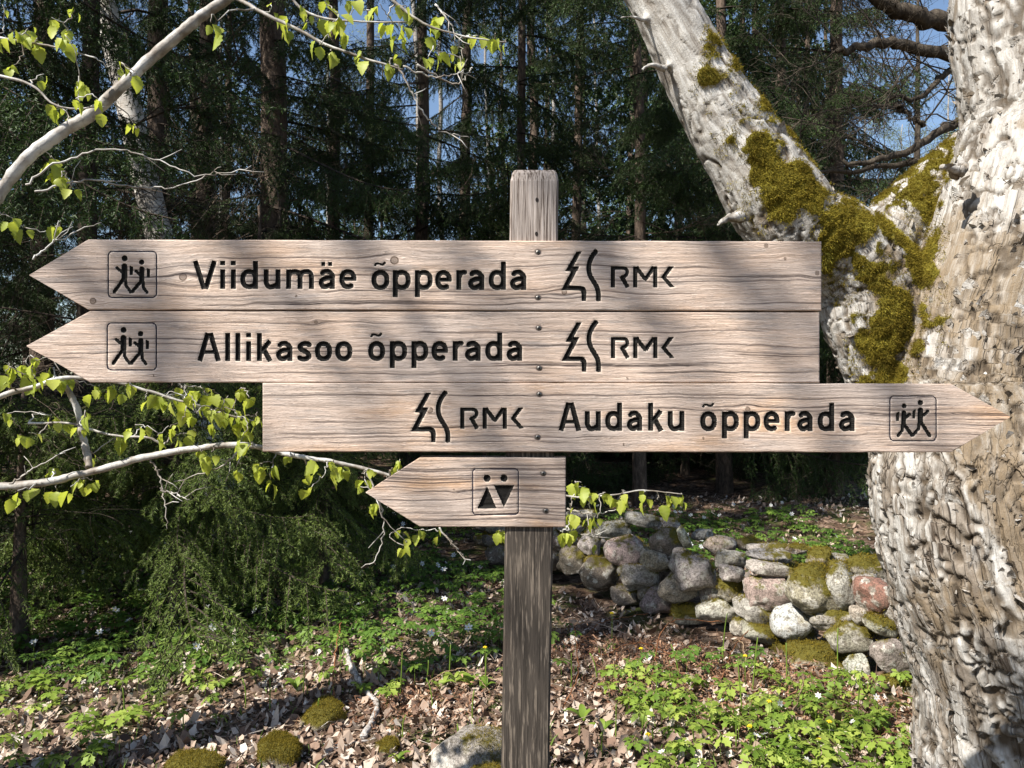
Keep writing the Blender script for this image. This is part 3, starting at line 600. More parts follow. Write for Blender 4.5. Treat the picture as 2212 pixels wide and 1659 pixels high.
# ================================================================== dry stone wall
def mat_stone():
    m = Mat('field_stone', .88, .2); p = m.obj(); tint = m.attr('tint', 'Color'); my = m.attr('mossy')
    spk = m.noise(p, 95, 4, .75); mid = m.noise(p, 13, 5, .65); big = m.noise(p, 5, 3, .5); vo = m.voro(p, 60)
    c = m.mix(m.rng(spk, .36, .6, .9, 0), tint, m.mix(.7, tint, (.03, .025, .02)))
    c = m.mix(m.rng(mid, .50, .58, 0, .8), c, (.56, .53, .46)); c = m.mix(m.rng(m.noise(p, 30, 4, .7), .50, .62, 0, .75), c, (.10, .085, .062))
    c = m.mix(m.rng(big, .5, .7, 0, .35), c, (.14, .115, .085))
    c = m.mix(m.math('MULTIPLY', m.rng(vo, .0, .35, 1, 0), m.rng(mid, .55, .6)), c, (.6, .6, .56))
    nz = m.n('SeparateXYZ', 2, Vector=m.t.nodes.new('ShaderNodeNewGeometry').outputs['Normal'])
    k = m.math('ADD', m.math('MULTIPLY', my, 1.0), m.math('MULTIPLY', m.math('SUBTRACT', mid, .5), 1.3))
    c = m.mix(m.rng(k, .34, .56), c, m.mix(spk, (.045, .04, .008), (.16, .135, .022)))
    m.color(c); m.bump(m.math('ADD', spk, m.math('MULTIPLY', mid, 1.5)), .8, .012); return m.m
M_STONE = mat_stone()
TINT = dict(grey=(.40, .365, .315), pink=(.38, .29, .245), brown=(.27, .215, .165), tan=(.42, .36, .28), dark=(.20, .165, .135), slate=(.40, .37, .33), pinkgrey=(.36, .30, .265), red=(.33, .165, .125), moss=(.31, .27, .20), mossgrey=(.38, .345, .28), lichen=(.45, .43, .38), white=(.62, .61, .57))
MOSS = dict(grey=.34, pink=.32, brown=.46, tan=.28, dark=.36, slate=.3, pinkgrey=.32, red=.14, moss=.70, mossgrey=.56, lichen=.40, white=.26)
def ico(sub):
    import bmesh
    bm = bmesh.new(); bmesh.ops.create_icosphere(bm, subdivisions=sub, radius=1)
    V = np.array([v.co[:] for v in bm.verts]); F = np.array([[v.index for v in f.verts] for f in bm.faces]); bm.free(); return V, F
ICO4 = ico(4); ICO3 = ico(3)
def stone_mesh(seed, dims, typ, sub=4, flat=False):
    rs = np.random.default_rng(seed); V, F = ICO4 if sub == 4 else ICO3
    e = .74 if not flat else .5; U = np.sign(V)*np.abs(V)**e; U = U/np.maximum(np.linalg.norm(U, axis=1).max(), 1)*1.12
    for k in range(9 if not flat else 10):                 # knock faces off
        d = nrm(rs.normal(0, 1, 3)*(np.array([1, 1, 1]) if not flat else np.array([1, 1, .6]))); h = rs.uniform(.64, .92) if not flat else rs.uniform(.62, .9); s = U@d-h; U = U-np.maximum(s, 0)[:, None]*d*.85
    U = U*(1+(fbm(U*1.6+seed, 3, seed)-.5)[:, None]*.42)
    W = U*np.array(dims)
    N = nrm(U/np.array(dims)); sc = min(dims)
    W = W+N*((fbm(W*13+seed, 4, seed+5)-.5)*.26*sc+(fbm(W*60+seed, 2, seed+9)-.5)*.05*sc)[:, None]
    if flat: W = W+N*((np.floor(fbm(W*np.array([5, 5, 40])+seed, 2, seed+3)*6)/6-.5)*.12*sc)[:, None]
    mb = MOSS[typ]; mz = mb*(.55+.75*np.clip(N[:, 2], -.5, 1))+(fbm(W*9+seed*3, 3, seed+2)-.5)*.55
    return W, F, mz
def add_stone(parent, base, c, dims, rot, typ, seed, sub=4, flat=False, moss=None, nm='stone'):
    W, F, mz = stone_mesh(seed, dims, typ, sub, flat); R = np.array(Euler(rot).to_matrix()); W = W@R.T
    rs = np.random.default_rng(seed+1); t = np.array(TINT[typ])*rs.uniform(.88, 1.1)*(1+rs.normal(0, .03, 3))
    me = mesh(nm, W, F, [M_STONE], None, dict(mossy=mz, tint=np.tile(t, (len(W), 1))))
    o = link(nm, me, parent, tuple(np.array(c)-base))
    if moss is not None: moss.append((W+np.array(c), F, mz))
    return o
def moss_part(parent, base, lst, n, size, seed, thr=.42):
    Vs = []; Fs = []; ws = []; k = 0
    for V, F, mz in lst: Vs.append(V); Fs.append(F+k); ws.append(mz[F].mean(1)); k += len(V)
    V = np.concatenate(Vs); F = np.concatenate(Fs); w = np.concatenate(ws); w = np.where(w > thr, w-thr+.1, 0)
    if w.sum() <= 0: return
    p, nn = sample_faces(V, F, w, n, seed); Vt, Ft, R = tufts(p, nn, size, seed+1)
    o = link('moss', mesh('moss', Vt-base, Ft, [M_MOSS], None, dict(rnd=R*.75), False), parent); o['kind'] = 'stuff'
STONES = [(740, 765, 255, 240, 20, 'grey', 0), (365, 648, 210, 155, -5, 'pink', .05), (590, 605, 175, 160, 30, 'brown', .15), (525, 702, 155, 100, 15, 'tan', 0), (435, 785, 215, 145, -10, 'grey', 0), (170, 605, 135, 130, 0, 'grey', .1), (95, 700, 185, 145, 0, 'dark', .05),
    (235, 765, 215, 200, 0, 'dark', 0), (300, 530, 215, 90, -5, 'slate', .2), (450, 480, 195, 75, 10, 'slate', .35), (683, 580, 135, 58, 62, 'slate', .02), (660, 860, 240, 155, 15, 'tan', -.02), (545, 915, 205, 135, 0, 'pinkgrey', 0), (375, 875, 175, 125, 0, 'dark', .02),
    (870, 970, 220, 140, -5, 'lichen', -.02), (945, 690, 178, 80, -5, 'slate', .1), (945, 770, 160, 90, 10, 'slate', .03), (930, 860, 150, 130, 0, 'moss', .02), (1145, 875, 240, 220, 5, 'pink', 0), (1145, 740, 265, 80, 8, 'slate', .06), (1150, 680, 265, 66, 5, 'slate', .25),
    (1130, 635, 220, 66, 0, 'slate', .4), (880, 625, 178, 100, 5, 'pink', .35), (1030, 610, 120, 80, 0, 'brown', .5), (1400, 860, 300, 270, 20, 'moss', -.02), (1540, 850, 185, 245, -15, 'grey', .04), (1735, 895, 230, 180, 10, 'red', 0), (1700, 745, 250, 135, 5, 'moss', .3),
    (1060, 985, 240, 125, 32, 'grey', 0), (1270, 1035, 200, 170, 0, 'white', -.04), (1110, 1095, 245, 110, 20, 'mossgrey', -.03), (1490, 1010, 220, 125, -10, 'mossgrey', 0), (1565, 1115, 260, 150, -5, 'mossgrey', -.04), (1640, 1000, 110, 90, 10, 'tan', 0), (1850, 955, 165, 140, -35, 'grey', .02),
    (1770, 1055, 215, 100, 15, 'mossgrey', -.02), (1825, 1215, 265, 200, 8, 'pinkgrey', -.05), (1920, 1125, 125, 165, 0, 'pinkgrey', .05), (1415, 1255, 320, 185, 5, 'moss', -.06), (1620, 1290, 140, 205, 0, 'lichen', -.05), (1840, 1380, 245, 150, 10, 'moss', -.06), (1210, 1200, 185, 95, 0, 'mossgrey', -.03),
    (1425, 690, 140, 110, 0, 'moss', .25), (1535, 740, 120, 80, 0, 'moss', .2), (1660, 810, 165, 80, -5, 'slate', .1), (1300, 640, 130, 56, 0, 'brown', .5), (700, 990, 195, 105, 0, 'mossgrey', 0), (1000, 1060, 120, 95, 0, 'mossgrey', .03), (30, 600, 130, 110, 0, 'dark', .1),
    (-360, 594, 140, 70, 0, 'dark', .1), (-330, 670, 150, 110, 0, 'dark', 0), (-150, 620, 170, 130, 0, 'dark', 0), (-55, 560, 150, 90, 0, 'slate', .2), (-60, 690, 150, 140, 0, 'dark', 0), (-200, 720, 170, 120, 0, 'dark', 0), (-240, 560, 150, 70, 0, 'slate', .2), (60, 520, 170, 70, 0, 'slate', .3), (120, 450, 170, 60, 0, 'slate', .5),
    (1980, 1010, 190, 180, 0, 'grey', .05), (2010, 1200, 200, 190, 0, 'mossgrey', 0), (2020, 1390, 230, 190, 0, 'moss', -.05), (1900, 840, 190, 140, 0, 'tan', .25), (2030, 860, 190, 150, 0, 'grey', .25), (1330, 1130, 170, 110, 0, 'dark', .06), (1720, 1170, 130, 130, 0, 'dark', .08), (1500, 700, 150, 80, 0, 'slate', .4),
    (780, 560, 130, 60, 0, 'slate', .45), (590, 500, 150, 70, 0, 'slate', .5), (1230, 950, 150, 120, 0, 'dark', .08), (1660, 920, 130, 110, 0, 'dark', .1), (820, 880, 120, 100, 0, 'dark', .07), (480, 870, 110, 100, 0, 'dark', .06)]  # set-back dark stones fill the gaps, shade put into their colour
def wall():
    A = np.array([2.55, 3.0]); Bv = np.array([-.75, 6.75]); e = Bv-A; base = np.array([1.32, 4.6, 0.])
    root = thing('dry_stone_wall', 'low mossy dry stone wall of rounded field boulders behind the post', 'stone wall', base); moss = []
    for k, (cx, cy, w, h, a, typ, d) in enumerate(STONES):
        px, py = 1206.9+cx*.3968, 932.6+cy*.3968; dx = (px-1106)*K2
        t = (A[1]*dx-A[0])/(e[0]-e[1]*dx); Y = A[1]+t*e[1]+d; dw = w*.3968*K2*Y/2; dh = h*.3968*K2*Y/2
        flat = typ == 'slate' or h < .55*w and typ != 'moss'
        c = P(px, py, Y+min(dw, dh)*.6); dims = (dw*1.12, min(dw, dh)*(1.15 if not flat else 2.2), dh*1.10)
        rs = random.Random(k); add_stone(root, base, c, dims, (rs.uniform(-.15, .15), math.radians(a), rs.uniform(-.3, .3)), typ, 200+k*7, 4 if dw > .06 else 3, flat, moss)
    rs = random.Random(5)                                 # core and top rubble
    for k in range(46):
        t = rs.uniform(.02, 1.0); dd = rs.uniform(.28, .62); c2 = A+e*t+np.array([.75, .66])*dd; hh = .50-.1*dd+.04*rs.random()-.1*t
        r = rs.uniform(.07, .13); typ = rs.choice(['slate', 'moss', 'mossgrey', 'brown', 'grey', 'pinkgrey'])
        add_stone(root, base, (c2[0], c2[1], rs.choice([hh*.4, hh*.72, hh*.72])), (r*1.2, r*1.1, r*.7), (rs.uniform(-.3, .3), rs.uniform(-.3, .3), rs.uniform(0, 3)), typ, 900+k*3, 3, typ == 'slate', moss)
    moss_part(root, base, moss, 30000, .011, 41, .34)
wall()

# ================================================================== forest
def mat_needles(name, lo, hi, tr=.18):
    m = Mat(name, .55, .35); r = m.attr('rnd'); o = m.orand()
    c = m.ramp(m.math('ADD', m.math('MULTIPLY', r, .75), m.math('MULTIPLY', o, .25)), [(0, lo), (.55, tuple((a+b)/2 for a, b in zip(lo, hi))), (1, hi)])
    m.color(c); m.translucent(c, tr); return m.m
M_NEED = mat_needles('spruce_needles', (.012, .028, .008), (.062, .112, .022))
M_NEED_LIT = mat_needles('sunlit_spruce_needles', (.045, .085, .016), (.25, .32, .07), .3)  # brighter green for the near boughs: sunlight put into the needle colour
def mat_bark(name, a, b, sc, stretch=4, bump=.8):
    m = Mat(name, .9, .15); p = m.obj(); v = m.mapping(p, (1, 1, 1/stretch)); n1 = m.noise(v, sc, 5, .7, .4); n2 = m.noise(p, 2.0, 3, .6)
    c = m.ramp(n1, [(.3, tuple(q*.35 for q in a)), (.5, a), (.72, b)]); c = m.mix(m.rng(n2, .45, .7, 0, .5), c, tuple(q*.55 for q in b)); m.color(c); m.bump(n1, bump, .02); return m.m
M_SBARK = mat_bark('spruce_bark', (.10, .075, .058), (.22, .165, .125), 26, 3)
M_DEAD = mat_bark('dead_twig', (.15, .115, .085), (.30, .24, .185), 40)
M_DARKB = mat_bark('dark_twig', (.045, .034, .026), (.10, .08, .062), 30)
def mat_birch(f=1.0):
    m = Mat('birch_bark', .7, .3); p = m.obj(); n1 = m.noise(m.mapping(p, (6, 6, 60)), 1, 4, .7); n2 = m.noise(p, 9, 4, .65); n3 = m.noise(m.mapping(p, (2, 2, 9)), 1, 3, .6)
    c = m.mix(m.rng(n2, .4, .65), (.60*f, .57*f, .52*f), (.48*f, .43*f, .37*f)); c = m.mix(m.rng(n1, .55, .63), c, (.09, .07, .055)); c = m.mix(m.rng(n3, .62, .70), c, (.07, .055, .045))
    m.color(c); m.bump(n1, .4, .008); return m.m
M_BIRCH = mat_birch(); M_BIRCH2 = mat_birch(.5)

def bough_lines(L, seed, sub=True, gap=.055):             # the twigs of one drooping spruce bough that grows along +x
    rs = np.random.default_rng(seed); n = 14; t = np.linspace(0, 1, n); out = []
    ax = np.stack([L*t, .05*L*np.sin(t*3+rs.uniform(0, 6)), -L*(.34*t**1.4-.16*t**4)], -1)
    out.append((ax, .011*L/1.5, 0))
    def at(s): i = s*(n-1); k = min(int(i), n-2); return ax[k]+(ax[k+1]-ax[k])*(i-k), nrm(ax[k+1]-ax[k])
    s = .10; side = 1
    while s < .985:
        p, d = at(s); l = (.16+.42*(1-s)**.8*L/1.6)*rs.uniform(.65, 1.15)*min(1, .45+s*2.2); side = -side
        f = nrm(d*rs.uniform(.6, 1.0)+np.array([0, side*rs.uniform(.6, 1.0), -rs.uniform(.1, .55)])); q = np.linspace(0, 1, 6)[:, None]
        ln = p+f*l*q+np.array([0, 0, -1])*(q**2)*l*rs.uniform(.15, .6); out.append((ln, .0035, 1))
        if sub:
            for u in np.arange(.25, 1.0, max(.05/l, .14)):
                b = ln[int(u*5)]; l2 = l*rs.uniform(.22, .42)*(1.15-u*.5); g = nrm(f*rs.uniform(.3, .8)+np.cross(f, [0, 0, 1])*rs.choice([-1, 1])*rs.uniform(.4, .9)+np.array([0, 0, -rs.uniform(.3, 1.2)]))
                q2 = np.linspace(0, 1, 4)[:, None]; out.append((b+g*l2*q2+np.array([0, 0, -1])*q2**2*l2*.35, .002, 2))
        s += gap*rs.uniform(.7, 1.3)/L
    return out
def needle_mesh(name, lines, step, nl, nw, mats, seed, wood=True):
    rs = np.random.default_rng(seed); mb = MB(); B = []; D = []; P0 = []; P1 = []; R0 = []; R1 = []
    for ln, r, lev in lines:
        k = len(ln)-1; rr = r*np.linspace(1, .35, k+1); P0.append(ln[:-1]); P1.append(ln[1:]); R0.append(rr[:-1]); R1.append(rr[1:])
        if lev == 0: ln = ln[int(k*.3):]
        d = np.diff(ln, axis=0); l = np.linalg.norm(d, axis=1); tot = l.sum(); m = max(3, int(tot/step)); s = np.sort(rs.uniform(0, tot, m)); cs = np.concatenate([[0], np.cumsum(l)])
        i = np.clip(np.searchsorted(cs, s)-1, 0, len(l)-1); B.append(ln[i]+d[i]*((s-cs[i])/l[i])[:, None]); D.append(d[i]/l[i][:, None])
    B = np.concatenate(B); D = np.concatenate(D); n = len(B)
    perp = nrm(np.cross(D, rs.normal(0, 1, (n, 3)))); dr = nrm(D*rs.uniform(.5, 1.1, (n, 1))+perp); wv = nrm(np.cross(dr, rs.normal(0, 1, (n, 3))))
    l = nl*rs.uniform(.7, 1.25, (n, 1)); V = np.stack([B-wv*nw*.5, B+wv*nw*.5, B+dr*l], 1).reshape(-1, 3)
    tipness = np.clip(np.linalg.norm(B[:, :2], axis=1)/2, 0, 1)*.3  # needles paler outwards, sunlit bough tips put into the colour
    mb.add(V, np.arange(3*n).reshape(-1, 3), 0, rnd=np.repeat(np.clip(rs.uniform(0, .75, n)+tipness, 0, 1), 3))
    if wood: segs(mb, np.concatenate(P0), np.concatenate(P1), np.concatenate(R0), np.concatenate(R1), 3, 1, rnd=0.)
    return mb.mesh(name, mats, False)
BOUGH = [needle_mesh('bough', bough_lines(L, 300+i, True, .036), .0075, .030, .0075, [M_NEED, M_DARKB], 20+i) for i, L in enumerate((1.5, 1.9, 2.3, 1.2))]
BOUGH_FAR = [needle_mesh('bough', bough_lines(L, 340+i, True, .07), .017, .060, .020, [M_NEED, M_DARKB], 50+i) for i, L in enumerate((1.7, 2.3))]
BOUGH_NEAR = [needle_mesh('bough', bough_lines(L, 360+i, True, .05), .0024, .020, .0042, [M_NEED_LIT, M_DARKB], 70+i) for i, L in enumerate((.75, 1.0))]
def grow(p, d, l, r, lev, rs, out, droop=0., maxlev=3, split=3, wig=.25):       # recursive bare twigs
    n = 5; q = [np.array(p)]; dd = np.array(d, float)
    for i in range(n): dd = nrm(dd+rs.normal(0, wig, 3)*.5+np.array([0, 0, -droop*.2])); q.append(q[-1]+dd*l/n)
    q = np.array(q); rr = np.linspace(r, r*.5, n+1); out.append((q, rr))
    if lev < maxlev:
        for k in range(split+(lev == 0)*3):
            u = rs.uniform(.25, 1.0); i = min(int(u*n), n-1); b = q[i]+(q[i+1]-q[i])*(u*n-i); f = nrm(np.cross(dd, rs.normal(0, 1, 3)))
            grow(b, nrm(dd*rs.uniform(.4, 1)+f*rs.uniform(.6, 1.1)), l*rs.uniform(.4, .7), max(r*.5, .0012), lev+1, rs, out, droop, maxlev, split, wig)
def twig_mesh(name, lst, mat, sides=4):
    mb = MB()
    segs(mb, np.concatenate([q[:-1] for q, r in lst]), np.concatenate([q[1:] for q, r in lst]), np.concatenate([r[:-1] for q, r in lst]), np.concatenate([r[1:] for q, r in lst]), sides)
    return mb.mesh(name, [mat], True)
def dead_mesh(seed, L, mat):
    rs = np.random.default_rng(seed); out = []; grow((0, 0, 0), nrm(np.array([1, 0, rs.uniform(-.25, .1)])), L, .009, 0, rs, out, .5, 3, 4, .3); return twig_mesh('dead_branch', out, mat, 3)
DEADB = [dead_mesh(400+i, L, M_DEAD) for i, L in enumerate((1.0, 1.4, .8))]; DEADD = [dead_mesh(420+i, L, M_DARKB) for i, L in enumerate((1.8, 1.4))]
def trunk_mesh(h, r, mat, seed, lean=(0, 0), wob=.06, sides=14, zlo=-.3):
    rs = np.random.default_rng(seed); z = np.linspace(zlo, h, 26); t = np.clip(z/h, 0, 1)
    p = np.stack([lean[0]*z+wob*np.cumsum(rs.normal(0, .25, 26))*np.clip(z, 0, 3)/3, lean[1]*z+wob*np.cumsum(rs.normal(0, .25, 26))*np.clip(z, 0, 3)/3, z], -1)
    rad = r*(1-.8*t)+r*.35*np.exp(-np.clip(z, 0, 9)*4); mb = MB(); addtube(mb, p, rad, sides); return mb.mesh('trunk', [mat]), p
def spruce(x, y, h, r, seed, label, z0, z1, nb, nd=10, far=False, blen=(.8, 1.3), group=None, dz=(.6, 4.0), dmat=None, lean=(0, 0), face=None):
    rs = random.Random(seed); base = (x, y, float(gz(x, y)[0])); root = thing('spruce_tree', label, 'tree', base, group)
    me, p = trunk_mesh(h, r, M_DARKB if dmat else M_SBARK, seed, lean); link('trunk', me, root)
    def at(z): i = np.interp(z, p[:, 2], np.arange(len(p))); k = int(min(i, len(p)-2)); return p[k]+(p[k+1]-p[k])*(i-k)
    for k in range(nb):
        u = (k+rs.random())/nb; z = z0+(z1-z0)*u; s = rs.uniform(*blen)*(1-.72*max(0, (z-2)/(h-1)))
        a = rs.uniform(0, 2*math.pi) if face is None or rs.random() < .35 else face+rs.gauss(0, .8)
        link('bough', rs.choice(BOUGH_FAR if far else BOUGH), root, tuple(at(z)), (rs.gauss(0, .15), rs.gauss(.0, .18), a), s)
    for k in range(nd):
        z = rs.uniform(*dz); link('dead_branch', rs.choice(dmat or DEADB), root, tuple(at(z)), (rs.uniform(0, 6), rs.gauss(0, .15), rs.uniform(0, 6.28)), rs.uniform(.6, 1.25))
    return root
def px_x(px, Y): return (px-1106)*K2*Y
# --- spruces that can be told apart in the picture
spruce(px_x(182, 6.2), 6.2, 14, .085, 1, 'dark slim spruce with bare black branches at the far left behind the hazel stem', 3.2, 9, 26, 22, dz=(1.0, 3.6), dmat=DEADD, blen=(.6, .9))
spruce(px_x(338, 8.2), 8.2, 15, .13, 2, 'brown spruce trunk standing close behind the leaning birch', 2.3, 9, 40, 20, face=-1.57, blen=(.7, 1.2))
spruce(px_x(448, 9.4), 9.4, 15, .12, 3, 'spruce trunk bristling with dead twigs, second right of the leaning birch', 2.5, 10, 40, 26, face=-1.57, blen=(.8, 1.2))
spruce(px_x(597, 8.0), 8.0, 17, .165, 4, 'thickest reddish-brown spruce trunk above the plank lettering', 2.8, 10, 46, 20, face=-1.2, blen=(.8, 1.3))
spruce(px_x(727, 11), 11, 15, .105, 5, 'slim spruce right of the thickest spruce trunk', 2.6, 10, 40, 12, face=-1.57, blen=(.95, 1.45))
spruce(px_x(900, 10), 10, 14, .10, 6, 'dense dark spruce whose boughs hang left of the post top', 1.0, 9.5, 60, 8, face=-1.57, blen=(.95, 1.45))
spruce(px_x(1130, 11), 11, 15, .085, 7, 'thin dark spruce directly above the post top', 1.6, 10, 46, 10, face=-1.57, blen=(.95, 1.45))
spruce(px_x(1258, 13), 13, 15, .10, 8, 'spruce with reddish trunk between post top and pale limb', 1.5, 11, 46, 8, face=-1.57, blen=(.95, 1.45))
spruce(px_x(1382, 9.2), 9.2, 14, .08, 9, 'slender spruce trunk just left of the pale leaning limb', 1.6, 9, 40, 14, face=-1.57, blen=(.95, 1.45))
spruce(px_x(1565, 11), 11, 15, .11, 10, 'dark spruce half hidden behind the pale leaning limb', .8, 10, 42, 6, face=-1.57, blen=(.95, 1.45))
spruce(px_x(1800, 10.5), 10.5, 15, .12, 11, 'drooping spruce framed in the fork of the old tree against blue sky', .6, 9, 64, 4, face=-1.57, blen=(.95, 1.45))
spruce(px_x(1680, 12.5), 12.5, 16, .12, 12, 'taller spruce behind the mossy fork, left of the drooping spruce', .6, 11, 64, 4, face=-1.57, blen=(.95, 1.45))
spruce(px_x(-70, 5.6), 5.6, 15, .12, 13, 'dark spruce at the far left edge behind the hazel leaves', 2.6, 14, 60, 10, dmat=DEADD, blen=(.6, .9))
spruce(px_x(1010, 14), 14, 17, .13, 14, 'spruce standing deep in the wood left of the post', .8, 12, 40, 8, face=-1.57, blen=(.95, 1.45))
spruce(px_x(800, 15), 15, 17, .12, 15, 'spruce deep in the wood behind the hanging hazel twigs', .8, 12, 40, 8, face=-1.57, blen=(.95, 1.45))
# --- understorey: young spruces with boughs to the ground
def young(px, Y, h, seed, label, near=False, n=26, sc=(.55, .9), group=None):
    rs = random.Random(seed); x = px_x(px, Y); root = thing('young_spruce', label, 'tree', (x, Y, float(gz(x, Y)[0])), group); me, p = trunk_mesh(h, .03+.01*h, M_SBARK, seed, wob=.02, sides=8); link('trunk', me, root)
    for k in range(n):
        z = (.62 if near else .12)+(h-(.7 if near else .2))*(k+rs.random())/n; s = rs.uniform(*sc)*(1.05-.7*z/h); link('bough', rs.choice(BOUGH_NEAR if near else BOUGH), root, (0, 0, z), (rs.gauss(0, .2), rs.gauss(-.05, .2), rs.uniform(0, 6.28)), s)
young(380, 5.0, 1.8, 811, 'young spruce with sunlit bough tips below the low hazel branch', True, 44, (1.4, 2.0))
young(40, 4.5, 1.7, 812, 'young spruce at the left edge under the hazel leaves', True, 30, (1.2, 1.7))
young(700, 5.7, 1.6, 813, 'small spruce behind the toilet plank, boughs near the ground', True, 40, (1.3, 1.9))
for k, (px, Y, h) in enumerate([(560, 7.2, 3.2), (250, 7.0, 3.0), (-60, 6.0, 3.2), (880, 8.5, 3.2), (1050, 9.5, 2.6), (1480, 12.5, 3.5), (640, 10, 4), (300, 11, 4), (1240, 15, 4), (1700, 17, 4), (1400, 17, 4), (900, 17, 5), (500, 15, 5), (60, 12, 5)]):
    young(px, Y, h, 820+k, ['young spruce below the thickest spruce trunk', 'young spruce behind the leaning birch', 'young spruce past the left picture edge', 'young spruce behind the dense dark spruce left of the post', 'low young spruce just left of the post', 'young spruce behind the slender trunk beside the pale limb', 'young spruce behind the thickest trunk, deeper in', 'young spruce deep behind the birch', 'young spruce deep behind the post, to its right', 'young spruce low behind the fork', 'young spruce deep between post and pale limb', 'young spruce deep left of the post top', 'young spruce deep behind the twiggy trunk', 'young spruce deep at the left edge'][k], False, 30, (.7, 1.1), 'understorey spruces')
# --- deeper rows
def crown_mesh(seed, h=16):
    rs = np.random.default_rng(seed); lines = []
    for k in range(112):
        z = .3+(h-.6)*((k+rs.uniform())/112)**1.1; L = max(.3, 2.7*(1-(z/h))**.75*rs.uniform(.6, 1.1)); a = rs.uniform(0, 6.28); t = rs.normal(.05, .15); c, s_, ct, st_ = np.cos(a), np.sin(a), np.cos(t), np.sin(t)
        R = np.array([[c*ct, -s_, c*st_], [s_*ct, c, s_*st_], [-st_, 0, ct]])
        for ln, r, lev in bough_lines(L, seed*100+k, True, .15): lines.append((ln@R.T+np.array([0, 0, z]), r, lev))
    return needle_mesh('crown', lines, .045, .10, .042, [M_NEED, M_DARKB], seed, False)
CROWN = [crown_mesh(900+i) for i in range(3)]
FTR = [trunk_mesh(17, .12, M_SBARK, 950+i, wob=.12)[0] for i in range(3)]
def far_spruce(x, y, s, k, label, group):
    root = thing('spruce_tree', label, 'tree', (x, y, 0), group, (0, 0, k*1.7), s); link('trunk', FTR[k % 3], root); link('crown', CROWN[(k*7+k//3) % 3], root, (0, 0, 0), (0, 0, k*2.3))
rs = random.Random(77)
for k in range(64):
    Y = rs.uniform(13, 44); px = rs.uniform(-300, 1700) if k < 58 else rs.uniform(1600, 1780)
    far_spruce(px_x(px, Y), Y, rs.uniform(.7, 1.15), k, 'spruce in the dim rows deep inside the wood', 'spruces deep in the wood')
# --- tall spruces beside the viewpoint that shade the left of the clearing
for k, (x, y, h) in enumerate([(-5.2, 3.9, 15), (-3.1, 1.9, 14), (-3.15, 4.0, 14), (-8.6, 4.6, 15), (-7.2, 7.4, 16), (-11.5, 7.5, 17), (-10.5, 11, 17), (-6.4, 10.5, 17)]):
    spruce(x, y, h, .17, 700+k, 'tall spruce left of the viewpoint shading the ground under the hazel', (.9, 4.4, 4.4)[k] if k < 3 else 1.5, h*.93, 140 if k < 3 else 90 if k < 4 else 60, 4, True, ((.62, .82), (.4, .58), (.6, .8))[k] if k < 3 else (.9, 1.2), 'spruces left of the viewpoint')
    if k == 2:                                            # long low boughs that hang into view above the birch
        tr = bpy.data.objects[[o.name for o in COL.objects if o.name.startswith('spruce_tree') and o.parent is None][-1]]; r3 = random.Random(4)
        for j in range(11): link('bough', r3.choice(BOUGH), tr, (.0, r3.uniform(-.15, .15), r3.uniform(3.2, 4.6)), (r3.gauss(0, .15), r3.uniform(.1, .35), r3.uniform(-.35, .55)), r3.uniform(.75, 1.0))
# --- birches
def birch(px0, py0, px1, py1, Y, r, seed, label, h=14, group=None, crown=0):
    a = P(px0, py0, Y); b = P(px1, py1, Y); d = (b-a)/(b-a)[2]; x0 = a[0]-d[0]*a[2]; base = (x0, Y, 0)
    root = thing('birch_tree', label, 'tree', base, group); me, p = trunk_mesh(h, r, M_BIRCH2 if group else M_BIRCH, seed, (d[0], 0), .12 if group else .03, 16); link('trunk', me, root)
    q = np.random.default_rng(seed); out = []
    for k in range(9):
        z = q.uniform(3.2, h*.95); i = int(np.interp(z, p[:, 2], np.arange(len(p)))); an = q.uniform(0, 6.28); grow(p[i], nrm(np.array([np.cos(an), np.sin(an), .7])), q.uniform(1.2, 2.4)*(1-.4*z/h), .02, 0, q, out, .6, 3, 3)
    link('branches', twig_mesh('branches', out, M_DARKB, 3), root)
    if crown:
        tips = np.concatenate([c for c, _ in out]); tips = tips[q.integers(0, len(tips), crown)]+q.normal(0, .12, (crown, 3)); V, F, R = tufts(tips, nrm(q.normal(0, 1, (crown, 3))), .06, seed, 2)
        link('crown', mesh('crown', V, F, [M_SPRING], None, dict(rnd=R), False), root)
m = Mat('spring_leaves', .6, .3); _r = m.attr('rnd'); _c = m.ramp(_r, [(0, (.12, .16, .03)), (1, (.34, .36, .10))]); m.color(_c); m.translucent(_c, .4); M_SPRING = m.m
birch(345, 520, 272, 215, 7.0, .14, 31, 'leaning white birch trunk above the left plank ends')
for k, (px, Y, r) in enumerate([(926, 17, .10), (962, 18, .08), (1205, 21, .09), (1062, 23, .08), (700, 24, .09), (480, 21, .09), (1300, 26, .1)]):
    birch(px, 600, px+random.uniform(-12, 12), 100, Y, r, 40+k, ['thin pale birch left of the post top, left of two', 'thin pale birch left of the post top, right of two', 'thin pale birch just right of the post top', 'thin pale birch just above the post top', 'thin pale birch behind the slim spruce left of centre', 'thin pale birch behind the twiggy spruce trunk', 'thin pale birch midway between post top and pale limb'][k], 17, 'far birches', 1500)
for k, (px, Y) in enumerate([(1730, 26), (1860, 30), (1950, 34), (2030, 28), (2120, 30), (1790, 38), (1900, 44)]):
    birch(px, 600, px+random.uniform(-14, 14), 200, Y, .09, 60+k, ['far birch in thin spring leaf just right of the drooping spruce', 'far birch in pale leaf low in the middle of the fork', 'far birch in yellow-green leaf under the lowest oak limb', 'far birch in thin leaf beside the old trunk, under the oak', 'far birch mostly hidden behind the old trunk', 'far birch behind the drooping spruce in the fork', 'farthest pale birch seen low through the fork'][k], 13, 'far birches in the fork', 6000)
